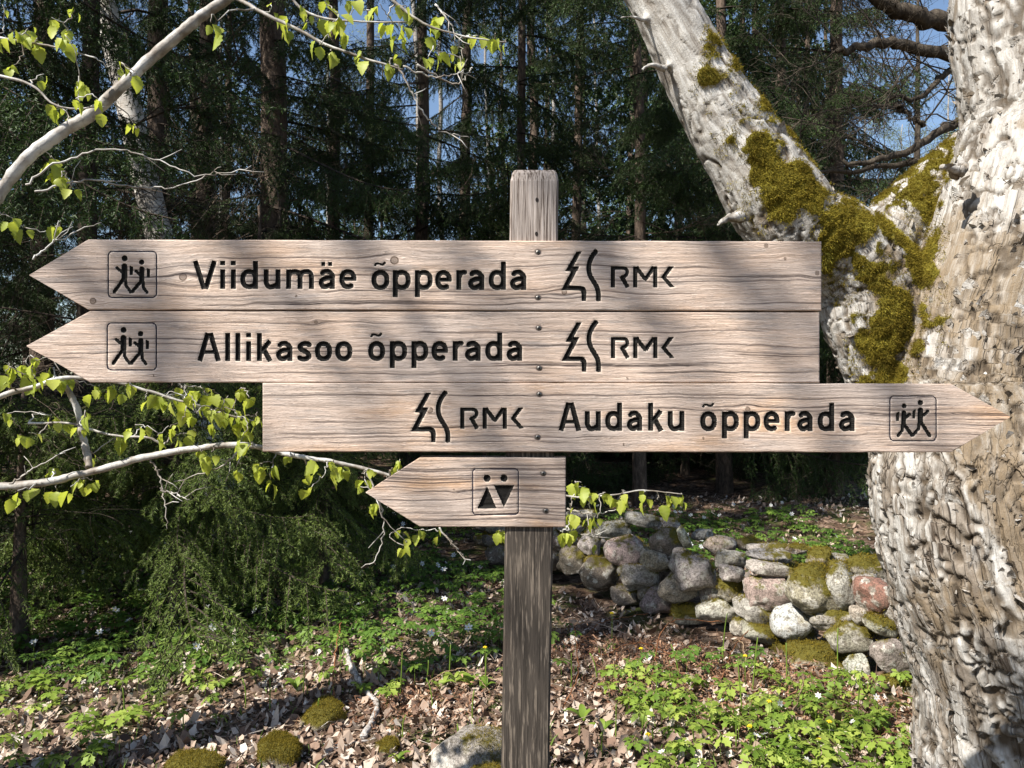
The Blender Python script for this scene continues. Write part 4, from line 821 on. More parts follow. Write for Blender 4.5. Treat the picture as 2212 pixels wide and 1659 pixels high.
# --- bare oak whose black limbs reach in from behind the old trunk
def oak():
    x, y = px_x(2300, 6.4), 6.4; root = thing('bare_oak', 'bare dark oak with crooked limbs reaching left across the blue sky', 'tree', (x, y, 0)); b = np.array([x, y, 0.])
    me, p = trunk_mesh(9, .24, M_DARKB, 88, (.0, 0), .05); link('trunk', me, root); q = np.random.default_rng(14)
    for ch in ([(2300, 180, 6.4, .11), (2120, 60, 6.2, .085), (1990, 40, 6.1, .07), (1900, 0, 6.0, .055), (1840, -60, 5.9, .04)], [(2300, 200, 6.4, .07), (2150, 120, 6.2, .055), (2010, 115, 6.1, .048), (1920, 95, 6.0, .04), (1855, 105, 5.9, .032), (1805, 110, 5.85, .02)],
               [(2300, 330, 6.4, .06), (2120, 275, 6.2, .045), (2050, 270, 6.1, .035), (1975, 320, 6.0, .03), (1880, 350, 5.9, .02), (1820, 352, 5.9, .012)], [(2300, 200, 6.5, .045), (2100, 145, 6.3, .03), (2040, 160, 6.2, .025), (1995, 205, 6.1, .02), (1920, 212, 6.0, .012)],
               [(2300, 380, 6.4, .05), (2150, 335, 6.3, .035), (1990, 345, 6.2, .028), (1850, 370, 6.1, .018), (1720, 380, 6.0, .01)], [(1995, 270, 6.05, .02), (1950, 240, 6.0, .016), (1935, 225, 6.0, .01)]):
        c = spline([np.append(P(X, Yy, D)-b, r) for X, Yy, D, r in ch], 26); mb = MB(); addtube(mb, c[:, :3]+q.normal(0, .012, (26, 3)), c[:, 3], 8)
        lm = link('limb', mb.mesh('limb', [M_OAK]), root); out = []
        for k in range(5):
            i = q.integers(4, 26); grow(c[i, :3], nrm(np.array([-.6, q.normal(0, .5), q.normal(.25, .6)])), q.uniform(.4, 1.0), .008, 0, q, out, 0, 3, 3, .45)
        link('twigs', twig_mesh('twigs', out, M_OAK, 3), lm)
M_OAK = mat_bark('oak_bark', (.055, .044, .033), (.14, .115, .085), 22)
oak()
def bare_tree(px, Y, h, seed, label, group=None):
    x = px_x(px, Y); root = thing('bare_tree', label, 'tree', (x, Y, 0), group); q = np.random.default_rng(seed); out = []
    me, p = trunk_mesh(h, .14, M_OAK, seed); link('trunk', me, root)
    for k in range(9):
        z = q.uniform(2.5, h); i = int(np.interp(z, p[:, 2], np.arange(len(p)))); a = q.uniform(0, 6.28); grow(p[i], nrm(np.array([np.cos(a), np.sin(a), .9])), q.uniform(1.5, 3.2)*(1.2-.5*z/h), .03, 0, q, out, .1, 3, 3, .35)
    link('branches', twig_mesh('branches', out, M_OAK, 3), root)
bare_tree(1985, 17, 10, 3, 'leafless grey tree with fine twigs against the sky, behind the mossy fork')
# --- leafless tree behind the viewpoint: its twigs dapple the boards
SHADE = [([(60, 480), (190, 600), (300, 690), (420, 800), (560, 960)], 7.5, 6.5, .017), ([(420, 440), (560, 560), (720, 690), (900, 800), (1050, 930)], 8, 6.5, .014), ([(700, 400), (860, 600), (960, 760), (1090, 960), (1160, 1100)], 7, 6, .011), ([(1180, 420), (1290, 560), (1430, 700), (1560, 860)], 8.5, 7, .015),
         ([(1480, 430), (1640, 600), (1800, 760), (1960, 900)], 8, 7, .022), ([(1620, 380), (1800, 520), (1960, 640), (2150, 780)], 8.5, 7.5, .02), ([(250, 500), (330, 640), (360, 800), (420, 1000)], 7, 6, .010), ([(1000, 480), (1040, 700), (1180, 900), (1220, 1050)], 8, 7, .010)]
def shade_tree():
    x, y = -4.4, -4.8; root = thing('bare_maple', 'leafless maple behind the viewpoint whose branches dapple the planks', 'tree', (x, y, 0)); q = np.random.default_rng(23); out = []
    me, p = trunk_mesh(11, .2, M_OAK, 5); link('trunk', me, root); b0 = np.array([x, y, 0.]); sv = np.array(SUN)
    for pts, t0, t1, r in SHADE:                          # limbs shaped along the sun rays so their shadows cross the boards
        c = [P(px, py, 1.5)+sv*(t0+(t1-t0)*i/(len(pts)-1))-b0 for i, (px, py) in enumerate(pts)]; c = spline(c, 20)+q.normal(0, .03, (20, 3)); out.append((c, np.linspace(r, r*.45, 20))); j = spline([np.array([0, 0, c[0, 2]-2.2]), c[0]*np.array([.45, .45, 0])+np.array([0, 0, c[0, 2]-.6]), c[0]], 10); out.append((j, np.linspace(r*1.5, r, 10)))
        for k in range(2): i = q.integers(2, 19); grow(c[i], nrm(c[min(i+1, 19)]-c[i-1]+q.normal(0, .35, 3)*np.linalg.norm(c[min(i+1, 19)]-c[i-1])), q.uniform(.25, .6), .007, 1, q, out, 0, 3, 2, .4)
    for k in range(6):
        z = q.uniform(3.5, 11); i = int(np.interp(z, p[:, 2], np.arange(len(p)))); a = q.uniform(1.6, 5.0)
        grow(p[i], nrm(np.array([np.cos(a), np.sin(a), .45])), q.uniform(2.0, 3.6)*(1.2-.5*z/11), .035, 0, q, out, .1, 3, 3, .4)
    link('branches', twig_mesh('branches', out, M_OAK, 4), root)
shade_tree()

# ================================================================== hazel in young leaf
def mat_hazel_leaf():
    m = Mat('young_hazel_leaf', .5, .35); o = m.orand(); v = m.attr('vein')
    c = m.ramp(o, [(0, (.25, .33, .025)), (.5, (.37, .44, .04)), (1, (.50, .54, .08))]); c = m.mix(m.math('MULTIPLY', v, .45), c, (.50, .54, .16))
    m.color(c); m.translucent(m.mix(.5, c, (.55, .60, .04)), .5); return m.m
M_HLEAF = mat_hazel_leaf()
M_HBARK = None
def mat_hazel_bark():
    m = Mat('hazel_bark', .6, .35); p = m.obj(); n1 = m.noise(p, 60, 4, .65); n2 = m.noise(p, 14, 4, .6)
    c = m.ramp(n2, [(.38, (.17, .14, .11)), (.50, (.34, .315, .28)), (.62, (.52, .51, .48))]); c = m.mix(m.rng(n1, .55, .7, 0, .6), c, (.13, .095, .065)); m.color(c); m.bump(n1, .5, .003); return m.m
M_HBARK = mat_hazel_bark()
def hazel_leaf(seed, droop):
    rs = np.random.default_rng(seed); n = 10; t = np.linspace(0, 1, n); w = .46*np.sin(np.pi*np.clip(t, 0, 1)**.8)**.8*(1-.25*t)+.004; w[-1] = .002
    saw = 1+.10*np.where(np.arange(n) % 2 == 0, 1, -1); zz = -droop*t**1.7; x = t*np.sqrt(np.maximum(1-(droop*.5)**2, .3)); fold = rs.uniform(.15, .5)
    mid = np.stack([x, 0*t, zz], -1); pl = .035*np.where(np.arange(n) % 2 == 0, 1, -1)
    L = np.stack([x+.06*w, w*saw, zz+w*fold+pl*w*2], -1); R = np.stack([x+.06*w, -w*saw, zz+w*fold*rs.uniform(.5, 1.1)+pl*w*2], -1)
    V = np.concatenate([[(-.22, 0, .03), (-.22, .012, .03)], mid, L, R]); k = 2; i = np.arange(n-1)
    Q = np.concatenate([np.stack([k+i, k+i+1, k+n+i+1, k+n+i], -1), np.stack([k+i+1, k+i, k+2*n+i, k+2*n+i+1], -1)])
    vein = np.concatenate([[1, 1], np.ones(n), np.where(np.arange(n) % 2 == 0, .5, 0), np.where(np.arange(n) % 2 == 0, .5, 0)])
    return mesh('leaf', V, [Q, np.array([[0, 1, k]])], [M_HLEAF], None, dict(vein=vein))
HLEAF = [hazel_leaf(i, d) for i, d in enumerate((.25, .45, .6, .75, .35, .55))]
def hazel(name, label, base, stems, clusters, seed, dead=(), nl=(2, 4), size=(.022, .041)):
    rs = random.Random(seed); q = np.random.default_rng(seed); base = np.array(base, float); root = thing(name, label, 'shrub', base); mb = MB(); nodes = []
    for ch in stems:
        c = spline([np.append(P(x, y, Y), r) for x, y, Y, r in ch], 8*len(ch)); c[:, :3] += np.cumsum(q.normal(0, .0006, (len(c), 3)), 0)
        c[:, 3] *= 1+.06*q.normal(0, 1, len(c)); addtube(mb, c[:, :3]-base, np.maximum(c[:, 3], .0012), 10); nodes += [(p[:3], p[3]) for p in c]
    tips = []
    cl = [P(x, y, Y) for x, y, Y in clusters]
    while cl:                                             # each leaf cluster sprouts from the nearest wood, nearest cluster first
        N = np.array([n[0] for n in nodes]); D = [np.linalg.norm(N-c, axis=1) for c in cl]; j = int(np.argmin([d.min() for d in D])); c = cl.pop(j); i = int(np.argmin(D[j])); a, r0 = nodes[i]
        L = np.linalg.norm(c-a); r = min(.0026, r0*.7) if L > .05 else min(.0018, r0)
        md = (a+c)/2+q.normal(0, .10, 3)*L; md[2] += .05*L; s = spline([a, md, c], 9); s += q.normal(0, .0025, s.shape)*np.linspace(0, 1, 9)[:, None]*(1-np.linspace(0, 1, 9)[:, None])*4
        addtube(mb, s-base, np.linspace(max(r, .0013), .0010, 9), 5); nodes += [(p, .0016) for p in s[2:]]; tips.append((c, nrm(s[-1]-s[-3])))
    for ch in dead:
        c = spline([P(x, y, Y) for x, y, Y in ch], 7*len(ch)); c += q.normal(0, .002, c.shape); addtube(mb, c-base, np.linspace(.0028, .0011, len(c)), 5)
        for k in range(3):
            i = q.integers(3, len(c)-1); d = nrm(c[i]-c[i-2]+q.normal(0, .012, 3)); addtube(mb, np.array([c[i], c[i]+d*.03+q.normal(0, .004, 3), c[i]+d*.06])-base, [.0013, .0011, .0009], 4)
    link('branches', mb.mesh('branches', [M_HBARK]), root)
    for c, d in tips:
        for k in range(rs.randint(*nl)):
            s = rs.uniform(*size)*rs.choice([1, 1, .7]); yaw = rs.uniform(0, 6.28); pitch = rs.uniform(.5, 1.25)
            p = c-base+np.array([rs.gauss(0, .006), rs.gauss(0, .006), rs.gauss(-.003, .006)])
            e = Euler((rs.gauss(0, .5), pitch, yaw)); off = np.array(e.to_matrix() @ Vector((.22*s, 0, 0)))
            link('leaf', rs.choice(HLEAF), root, tuple(p+off), e, s)
    return root
rs = random.Random(3)
def dj(lst, Y, v=.10): return [(x, y, Y+rs.uniform(-v, v)) for x, y in lst]
stem_top = [(-420, 1700, 1.75, .017), (-260, 900, 1.8, .0165), (-90, 545, 1.83, .016), (0, 420, 1.85, .0155), (60, 342, 1.85, .0152), (130, 285, 1.86, .015), (200, 240, 1.87, .0145), (262, 182, 1.88, .0142), (332, 118, 1.9, .0138), (402, 62, 1.9, .0132), (475, 8, 1.92, .0125), (600, -70, 1.95, .011), (760, -120, 2.0, .009), (950, -140, 2.05, .006)]
side1 = [(500, -10, 1.92, .005), (560, 25, 1.9, .0045), (640, 66, 1.9, .004), (700, 100, 1.9, .0034), (790, 132, 1.9, .0028), (865, 152, 1.9, .002)]
side2 = [(800, -60, 1.98, .005), (860, 10, 1.97, .0042), (920, 52, 1.97, .003), (1010, 78, 1.97, .002), (1095, 88, 1.97, .0014)]
side3 = [(610, -60, 1.93, .004), (640, 10, 1.95, .0034), (720, 42, 1.95, .0026), (880, 50, 1.95, .0018)]
side4 = [(-60, 70, 1.9, .004), (30, 88, 1.9, .003), (120, 102, 1.9, .0024), (205, 128, 1.9, .0016)]
side5 = [(-60, 150, 1.8, .004), (60, 180, 1.8, .003), (130, 232, 1.8, .0022), (225, 232, 1.82, .0018)]
cl1 = dj([(170, 165), (172, 180), (95, 160), (135, 235), (125, 225), (165, 212), (212, 215), (258, 150), (262, 135), (295, 160), (290, 265), (20, 65), (60, 62), (112, 38), (148, 62), (140, 75), (30, 140), (8, 70), (45, 75), (80, 82), (120, 345), (133, 382), (128, 372), (155, 405), (470, 45), (455, 48), (120, 490), (25, 470), (55, 492), (130, 488), (160, 20), (5, 10)], 1.86)
cl2 = dj([(620, 40), (620, 62), (585, 10), (690, 25), (662, 50), (715, 50), (690, 92), (730, 30), (745, 62), (655, 15), (800, 22), (780, 112), (715, 110), (842, 132), (858, 122), (866, 58), (850, 52), (838, 42), (872, 65), (935, 58), (945, 32), (880, 20), (870, 12), (820, 8), (1022, 78), (1050, 80), (1092, 86), (1070, 72), (760, 5), (700, 5), (990, 105), (1000, 128), (940, 110), (925, 122)], 1.93)
hazel('hazel_shrub', 'smooth grey hazel stem arching across the upper left corner with young leaves', (P(-420, 1700, 1.75)[0], 1.75, 0), [stem_top, side1, side2, side3, side4, side5], cl1+cl2, 3,
      dead=[[(855, 138, 1.9), (885, 190, 1.9), (915, 245, 1.92), (960, 285, 1.95), (1015, 298, 1.97)], [(870, 145, 1.9), (940, 165, 1.92), (1000, 155, 1.93)], [(70, 560, 1.8), (120, 520, 1.82), (220, 480, 1.84)], [(55, 400, 1.84), (130, 350, 1.86), (240, 322, 1.88), (340, 345, 1.9), (430, 378, 1.9), (545, 362, 1.92)], [(75, 415, 1.84), (190, 390, 1.9), (300, 405, 1.95), (400, 400, 1.95), (480, 360, 1.95)], [(940, 10, 1.97), (975, 50, 1.97), (985, 100, 1.97)], [(900, 140, 1.9), (980, 180, 1.95), (1010, 160, 1.95), (1020, 145, 1.95)]])
lowb = [(-520, 2000, 1.8, .016), (-470, 1500, 1.8, .014), (-300, 1150, 1.85, .0115), (-60, 1055, 1.9, .0102), (0, 1045, 1.92, .010), (90, 1036, 1.93, .0098), (170, 1020, 1.95, .0094), (260, 998, 1.96, .009), (340, 980, 1.97, .0086), (420, 966, 1.98, .008), (490, 957, 1.98, .0076), (560, 963, 2.0, .007), (640, 982, 2.0, .006), (720, 995, 2.0, .0052), (800, 1012, 2.02, .0045), (880, 1030, 2.03, .004), (1000, 1045, 2.03, .0034), (1120, 1050, 2.03, .003), (1240, 1072, 2.03, .0026), (1320, 1072, 2.03, .0022), (1400, 1062, 2.03, .0018), (1478, 1068, 2.03, .0012)]
lowc = [(-200, 960, 1.85, .008), (-40, 880, 1.88, .007), (0, 858, 1.9, .0066), (70, 838, 1.92, .006), (130, 818, 1.94, .0055), (220, 822, 1.96, .0045), (300, 840, 1.98, .0038), (390, 868, 2.0, .003), (480, 895, 2.0, .0025), (565, 915, 2.02, .002)]
lowd = [(125, 818, 1.95, .0055), (150, 850, 1.97, .0075), (168, 895, 1.98, .008), (178, 940, 1.98, .0085), (186, 980, 1.97, .009), (190, 1015, 1.95, .009)]
tw1 = [(60, 915, 1.95, .003), (150, 915, 1.95, .0028), (240, 940, 1.95, .0026), (320, 945, 1.96, .0028), (350, 962, 1.97, .0034)]
C5 = [(45, 360), (130, 465), (180, 480), (320, 370), (385, 410), (500, 440), (530, 340), (740, 500), (720, 490), (840, 430), (890, 440), (980, 500), (1090, 490), (1110, 420), (1170, 480), (970, 240), (905, 275), (1070, 260), (1160, 310), (1180, 240), (1290, 240), (1220, 360), (1330, 340), (1380, 320), (1420, 250), (1500, 200), (1550, 260), (1320, 410), (1480, 380), (1540, 480), (1480, 550), (1560, 540), (1315, 600), (1255, 600), (1470, 690), (1620, 670), (1700, 680), (1680, 770), (1930, 730), (2020, 740), (1930, 830), (1780, 610), (1970, 650), (2060, 660), (2150, 680),
      (330, 700), (350, 830), (440, 815), (520, 770), (580, 780), (110, 840), (200, 830), (570, 620), (160, 115), (230, 30), (330, 75), (400, 125), (330, 130), (145, 40), (230, 150), (60, 50), (50, 130), (690, 185), (590, 190), (780, 190), (1150, 190), (1230, 195), (1000, 260), (1300, 210), (1450, 340), (1380, 380), (1530, 450), (1560, 380), (1600, 350), (1250, 300), (1510, 500)]
CR = [(1215, 255), (1260, 290), (1325, 315), (1360, 300), (1440, 340), (1455, 305), (1190, 360), (1195, 395), (1285, 425), (1320, 425), (1180, 485), (1135, 490), (1305, 535), (1240, 250), (330, 485), (375, 540), (360, 560), (535, 490), (440, 485), (75, 165), (170, 235), (185, 185), (345, 135), (310, 180), (835, 485), (850, 490), (230, 340)]
cl3 = dj([(x*.3472, 768+y*.3472) for x, y in C5], 1.97, .12)+dj([(713+x*.4377, 932.6+y*.4377) for x, y in CR], 2.03, .08)+dj([(1395, 1062), (1440, 1068), (1420, 1080), (1470, 1066)], 2.03, .02)
hazel('hazel_branch', 'low hazel branch with bright young leaves running behind the planks from the left', (P(-520, 2000, 1.8)[0], 1.8, 0), [lowb, lowc, lowd, tw1], cl3, 5, size=(.021, .040),
      dead=[[(325, 995, 1.97), (345, 1030, 1.97), (355, 1080, 1.97), (362, 1140, 1.97)], [(345, 1055, 1.97), (380, 1068, 1.97), (410, 1080, 1.97)], [(880, 1030, 2.03), (840, 1060, 2.02), (770, 1050, 2.02)], [(790, 1012, 2.02), (815, 1075, 2.02), (830, 1130, 2.03), (815, 1200, 2.03), (780, 1228, 2.03)], [(950, 1140, 2.05), (980, 1180, 2.05), (1000, 1200, 2.05)], [(1220, 1135, 2.05), (1240, 1150, 2.05), (1290, 1160, 2.05)], [(1225, 1100, 2.05), (1280, 1110, 2.05), (1340, 1100, 2.05)], [(520, 970, 2.0), (470, 1010, 2.0), (380, 1040, 2.0)], [(20, 1045, 1.9), (60, 1020, 1.9), (140, 975, 1.92)]])

# ================================================================== woodland floor: litter, plants, sticks, stones
def G(px, py):                                            # where a picture ray meets the ground
    Y = CAM_H/((py-829.5)*K2)
    for _ in range(3): Y = (CAM_H-float(gz((px-1106)*K2*Y, Y)[0]))/((py-829.5)*K2)
    return np.array([(px-1106)*K2*Y, Y, CAM_H-(py-829.5)*K2*Y])
def mat_leafy(name, stops, tr=.3, rough=.55, attr=True, spec=.3):
    m = Mat(name, rough, spec); r = m.attr('rnd') if attr else m.orand(); c = m.ramp(r, stops); m.color(c)
    if tr: m.translucent(c, tr)
    return m.m
M_DRY = mat_leafy('dry_leaf', [(0, (.07, .043, .028)), (.3, (.21, .135, .095)), (.6, (.35, .265, .20)), (.85, (.49, .405, .325)), (1, (.60, .54, .47))], .12, .8)
M_FERN = mat_leafy('dead_bracken', [(0, (.11, .05, .028)), (.5, (.25, .125, .07)), (1, (.42, .27, .17))], .15, .85)
M_ANEM = mat_leafy('anemone_leaf', [(0, (.06, .13, .018)), (.5, (.11, .20, .03)), (1, (.20, .29, .05))], .35)
M_ANEMO = mat_leafy('anemone_leaf_single', [(0, (.11, .185, .024)), (.5, (.20, .29, .04)), (1, (.33, .40, .075))], .38, attr=False)
M_SHOOT = Mat('green_stem', .5).color((.16, .24, .035)).translucent((.2, .3, .04), .3).m
M_WHITE = Mat('white_petal', .6).color((.82, .82, .80)).translucent((.8, .8, .78), .3).m
M_YELL = Mat('yellow_petal', .6).color((.75, .58, .02)).translucent((.7, .55, .02), .3).m
def in_wall(x, y):                                        # footprint of the wall
    A = np.array([2.55, 3.0]); B = np.array([-.75, 6.75]); e = (B-A)/np.linalg.norm(B-A); n = np.array([.75, .66])/np.hypot(.75, .66)
    s = (x-A[0])*n[0]+(y-A[1])*n[1]; t = (x-A[0])*e[0]+(y-A[1])*e[1]; return (s > -.05) & (s < .75) & (t > -.2) & (t < 5.1)
def scatter(n, x0, x1, y0, y1, seed, dens=None, power=1.0):
    q = np.random.default_rng(seed); x = q.uniform(x0, x1, n*3); y = y0+(y1-y0)*q.uniform(0, 1, n*3)**power; ok = (np.abs(x) < y*.72+.3) & ~in_wall(x, y)
    if dens is not None: ok &= q.uniform(0, 1, n*3) < dens(x, y)
    x, y = x[ok][:n], y[ok][:n]; return x, y, gz(x, y)
def litter():
    q = np.random.default_rng(71); x, y, z = scatter(40000, -5, 5, 2.75, 10.5, 70, lambda x, y: np.where(y > 6.3, .35, 1.), 2.1); n = len(x)
    s = q.gamma(4, .0034, n).clip(.005, .030)*(1+.25*(y > 5)); yaw = q.uniform(0, 6.28, n); tx, ty = q.normal(0, .6, (2, n)); cu = q.normal(.5, .9, n)
    loc = np.array([(-1, 0, 0), (-.35, .55, 0), (-.35, -.55, 0), (.4, .5, 0), (.4, -.5, 0), (1.1, 0, 0)]); L = np.repeat(loc[None], n, 0)*q.uniform(.75, 1.25, (n, 6, 1))
    L[:, :, 2] = cu[:, None]*(L[:, :, 1]**2*1.2+L[:, :, 0]**2*.5)+q.normal(0, .10, (n, 6)); L *= s[:, None, None]
    L[:, :, 2] += L[:, :, 0]*tx[:, None]+L[:, :, 1]*ty[:, None]; c, sn = np.cos(yaw)[:, None], np.sin(yaw)[:, None]
    V = np.stack([L[:, :, 0]*c-L[:, :, 1]*sn+x[:, None], L[:, :, 0]*sn+L[:, :, 1]*c+y[:, None], L[:, :, 2]+z[:, None]+q.uniform(.002, .02, (n, 1))], -1).reshape(-1, 3)
    b = np.arange(n)[:, None]*6; F = np.concatenate([b+[0, 2, 1], b+[1, 2, 4], b+[1, 4, 3], b+[3, 4, 5]])
    o = link('leaf_litter', mesh('leaf_litter', V, F, [M_DRY], None, dict(rnd=np.repeat(q.uniform(0, 1, n), 6)), False)); tag(o, 'dry curled brown and pinkish dead leaves covering the ground', 'leaf litter', kind='stuff')
    # dead bracken
    n = 9000; q = np.random.default_rng(75); cx = np.array([.75, 1.05, 1.35, .6, 1.6, 1.0, .25, -.45, 1.75]); cy = np.array([4.15, 3.95, 3.75, 3.75, 3.45, 3.4, 4.3, 3.5, 3.2]); k = q.integers(0, 9, n)
    x = cx[k]+q.normal(0, .17, n); y = cy[k]+q.normal(0, .15, n); z = gz(x, y)+np.abs(q.normal(0, .025, n)); d = nrm(np.stack([q.normal(0, 1, n), q.normal(0, 1, n), q.normal(0, .5, n)], -1)); w = nrm(np.cross(d, q.normal(0, 1, (n, 3))))
    p = np.stack([x, y, z], -1); l = q.uniform(.012, .035, (n, 1)); wd = q.uniform(.002, .0055, (n, 1)); cv = q.normal(0, .35, (n, 3))*l
    V = np.stack([p-w*wd*.4, p+w*wd*.4, p+d*l*.5+w*wd+cv, p+d*l*.5-w*wd+cv, p+d*l], 1).reshape(-1, 3); b = np.arange(n)[:, None]*5
    o = link('bracken_litter', mesh('bracken_litter', V, np.concatenate([b+[0, 1, 2], b+[0, 2, 3], b+[3, 2, 4]]), [M_FERN], None, dict(rnd=np.repeat(q.uniform(0, 1, n), 5)), False)); tag(o, 'heap of reddish dead bracken crumbs lying before the stone wall', 'dead bracken', kind='stuff')
litter()
def twig_litter():
    q = np.random.default_rng(171); n = 900; x, y, z = scatter(n, -3, 3, 2.8, 6.0, 172, None, 1.5); n = len(x); a = q.uniform(0, 6.28, n); l = q.gamma(3, .035, n).clip(.03, .3); d = np.stack([np.cos(a), np.sin(a), q.normal(.05, .16, n)], -1)
    p = np.stack([x, y, z+q.uniform(.008, .03, n)], -1); m1 = p+d*l[:, None]*.5+q.normal(0, .012, (n, 3)); e = p+d*l[:, None]; r = q.uniform(.0008, .0022, n); mb = MB(); rr = q.uniform(0, 1, n)
    segs(mb, p, m1, r, r*.9, 4, 0, rnd=rr); segs(mb, m1, e, r*.9, r*.5, 4, 0, rnd=rr)
    tag(link('twig_litter', mb.mesh('twig_litter', [M_DRY])), 'fine dead twigs and straws strewn over the leaf litter', 'twigs', kind='stuff')
    n = 1500; x, y, z = scatter(n, -3, 3, 2.8, 6.5, 173, lambda x, y: sstep(.42, .6, fbm(np.stack([x*2, y*2, x*0], -1), 3, 9)), 1.4); n = len(x); a = q.uniform(0, 6.28, n); h = q.uniform(.02, .07, n); t = q.normal(0, .35, (n, 2)); w = np.stack([np.cos(a), np.sin(a), 0*a], -1)*q.uniform(.0015, .004, n)[:, None]; b = np.stack([x, y, z], -1)
    m1 = b+np.stack([t[:, 0]*h*.4, t[:, 1]*h*.4, h*.6], -1); e = b+np.stack([t[:, 0]*h, t[:, 1]*h, h], -1); V = np.stack([b-w, b+w, m1+w, m1-w, e], 1).reshape(-1, 3); i = np.arange(n)[:, None]*5
    tag(link('grass_sprouts', mesh('grass_sprouts', V, np.concatenate([i+[0, 1, 2], i+[0, 2, 3], i+[3, 2, 4]]), [M_ANEM], None, dict(rnd=np.repeat(q.uniform(.3, 1, n), 5)), False)), 'tiny fresh green sprouts coming up through the litter', 'sprouts', kind='stuff')
twig_litter()
def anemone_leaf_geo():
    half = np.array([(0, 0), (.30, .06), (.52, .26), (.62, .15), (.80, .22), (.84, .08), (1, 0)]); V = []; T = []; k = 0
    for a, s in ((0, 1.0), (.95, .85), (-.95, .85)):
        mid = np.array([(0, 0), (.35, 0), (.6, 0), (.8, 0)]); pts = np.concatenate([half, half[1:-1]*[1, -1], mid[1:]])
        c, sn = math.cos(a), math.sin(a); xy = np.stack([pts[:, 0]*c-pts[:, 1]*sn, pts[:, 0]*sn+pts[:, 1]*c], -1)*s
        zz = -.28*(xy[:, 0]**2+xy[:, 1]**2)+.30*np.abs(pts[:, 1])*s; V.append(np.column_stack([xy[:, 0]*.9+.12, xy[:, 1], zz]))
        m = 12
        t = [(0, 12, 1), (1, 12, 2), (2, 12, 13), (2, 13, 3), (3, 13, 4), (4, 13, 14), (4, 14, 5), (5, 14, 6)]; t2 = [(0, 7, 12), (7, 8, 12), (8, 13, 12), (8, 9, 13), (9, 10, 13), (10, 14, 13), (10, 11, 14), (11, 6, 14)]
        T += [(x+k, y+k, z+k) for x, y, z in t+t2]; k += len(pts)
    return np.concatenate(V), np.array(T)
AL_V, AL_F = anemone_leaf_geo()
LEAF_M = mesh('leaf', AL_V, AL_F, [M_ANEMO]); 
mb = MB(); addtube(mb, [(0, 0, -.02), (.004, 0, .5), (0, 0, 1)], [.016, .014, .012], 5); STEM_M = mb.mesh('stem', [M_SHOOT])
def flower_mesh(mat, seed):
    mb = MB(); q = np.random.default_rng(seed)
    for k in range(6):
        a = k*math.pi/3+q.normal(0, .08); c, s = math.cos(a), math.sin(a); p = np.array([(0, 0, 0), (.45, .24, .10), (.45, -.24, .10), (.85, .2, .2), (.85, -.2, .2), (1, 0, .2), (.5, 0, .05)])
        p[:, 2] += q.normal(0, .05); mb.add(np.column_stack([p[:, 0]*c-p[:, 1]*s, p[:, 0]*s+p[:, 1]*c, p[:, 2]]), np.array([(0, 2, 6), (0, 6, 1), (6, 2, 4), (6, 4, 5), (6, 5, 3), (6, 3, 1)]), 0)
    V, F = ico(1); mb.add(V*np.array([.17, .17, .1])+[0, 0, .08], F, 1); return mb.mesh('flower', [mat, M_YELL])
FLOW = [flower_mesh(M_WHITE, i) for i in range(3)]
def dens_an(x, y):
    left = sstep(.5, -.2, x)*sstep(3.6, 4.3, y); right = sstep(.35, .7, x)*sstep(4.25, 3.7, y+np.maximum(0, x-1)*.5); n = fbm(np.stack([x*1.6, y*1.6, x*0], -1), 3, 44)
    fore = .30*sstep(.5, .6, n)*(y < 3.9); back = .9*(y > 6.2)*(x > 0)
    return np.clip(left*.95*sstep(.22, .45, n+.08)+right*.62*sstep(.40, .55, n+.06)+fore+back, 0, 1)
xs, ys, zs = scatter(3600, -4.5, 3.2, 2.85, 8.5, 91, dens_an, 1.25)
order = np.argsort(ys); NI = 270
def zone(x, y):
    if x > 1.35: return ('green lobed wood anemone growing beside the foot of the old trunk', 'anemones beside the old trunk')
    if x > .35 and y > 3.55: return ('green lobed wood anemone close to the foot of the stone wall', 'anemones at the wall foot')
    if x > .35: return ('green lobed wood anemone in sun low at the right of the post', 'anemones right of the post')
    if x < -1.1 and y < 3.95: return ('green lobed wood anemone in sunlit litter in the lower left corner', 'anemones in the lower left corner')
    if y < 3.95: return ('green lobed wood anemone in sunlit leaf litter left of the post', 'anemones in sunlit litter')
    return ('wood anemone growing in the dark shade left of the post', 'anemones in the shade')
rs = random.Random(19); flower_spots = []
for i in order[:NI]:                                      # the nearest plants, each with its stem and leaves
    x, y, z = xs[i], ys[i], zs[i]; lb, gp = zone(x, y); h = rs.uniform(.05, .12); t = thing('wood_anemone', lb, 'wildflower', (x, y, z), gp, (rs.gauss(0, .12), rs.gauss(0, .12), rs.uniform(0, 6)))
    link('stem', STEM_M, t, (0, 0, 0), None, (.09, .09, h)); s0 = rs.uniform(.046, .074)
    for k in range(3): link('leaf', LEAF_M, t, (0, 0, h*.98), (rs.gauss(0, .25), rs.gauss(0.1, .3), k*2.094+rs.gauss(0, .2)), s0*rs.uniform(.8, 1.15))
    if rs.random() < (.05 if y < 3.9 else .16): f = rs.uniform(.03, .06); link('flower', rs.choice(FLOW), t, (0, 0, h+f), (rs.gauss(0.4, .4), rs.gauss(0, .5), rs.uniform(0, 6)), rs.uniform(.013, .018)); link('stem', STEM_M, t, (0, 0, h), None, (.06, .06, f))
rest = order[NI:]; q = np.random.default_rng(92); n = len(rest)
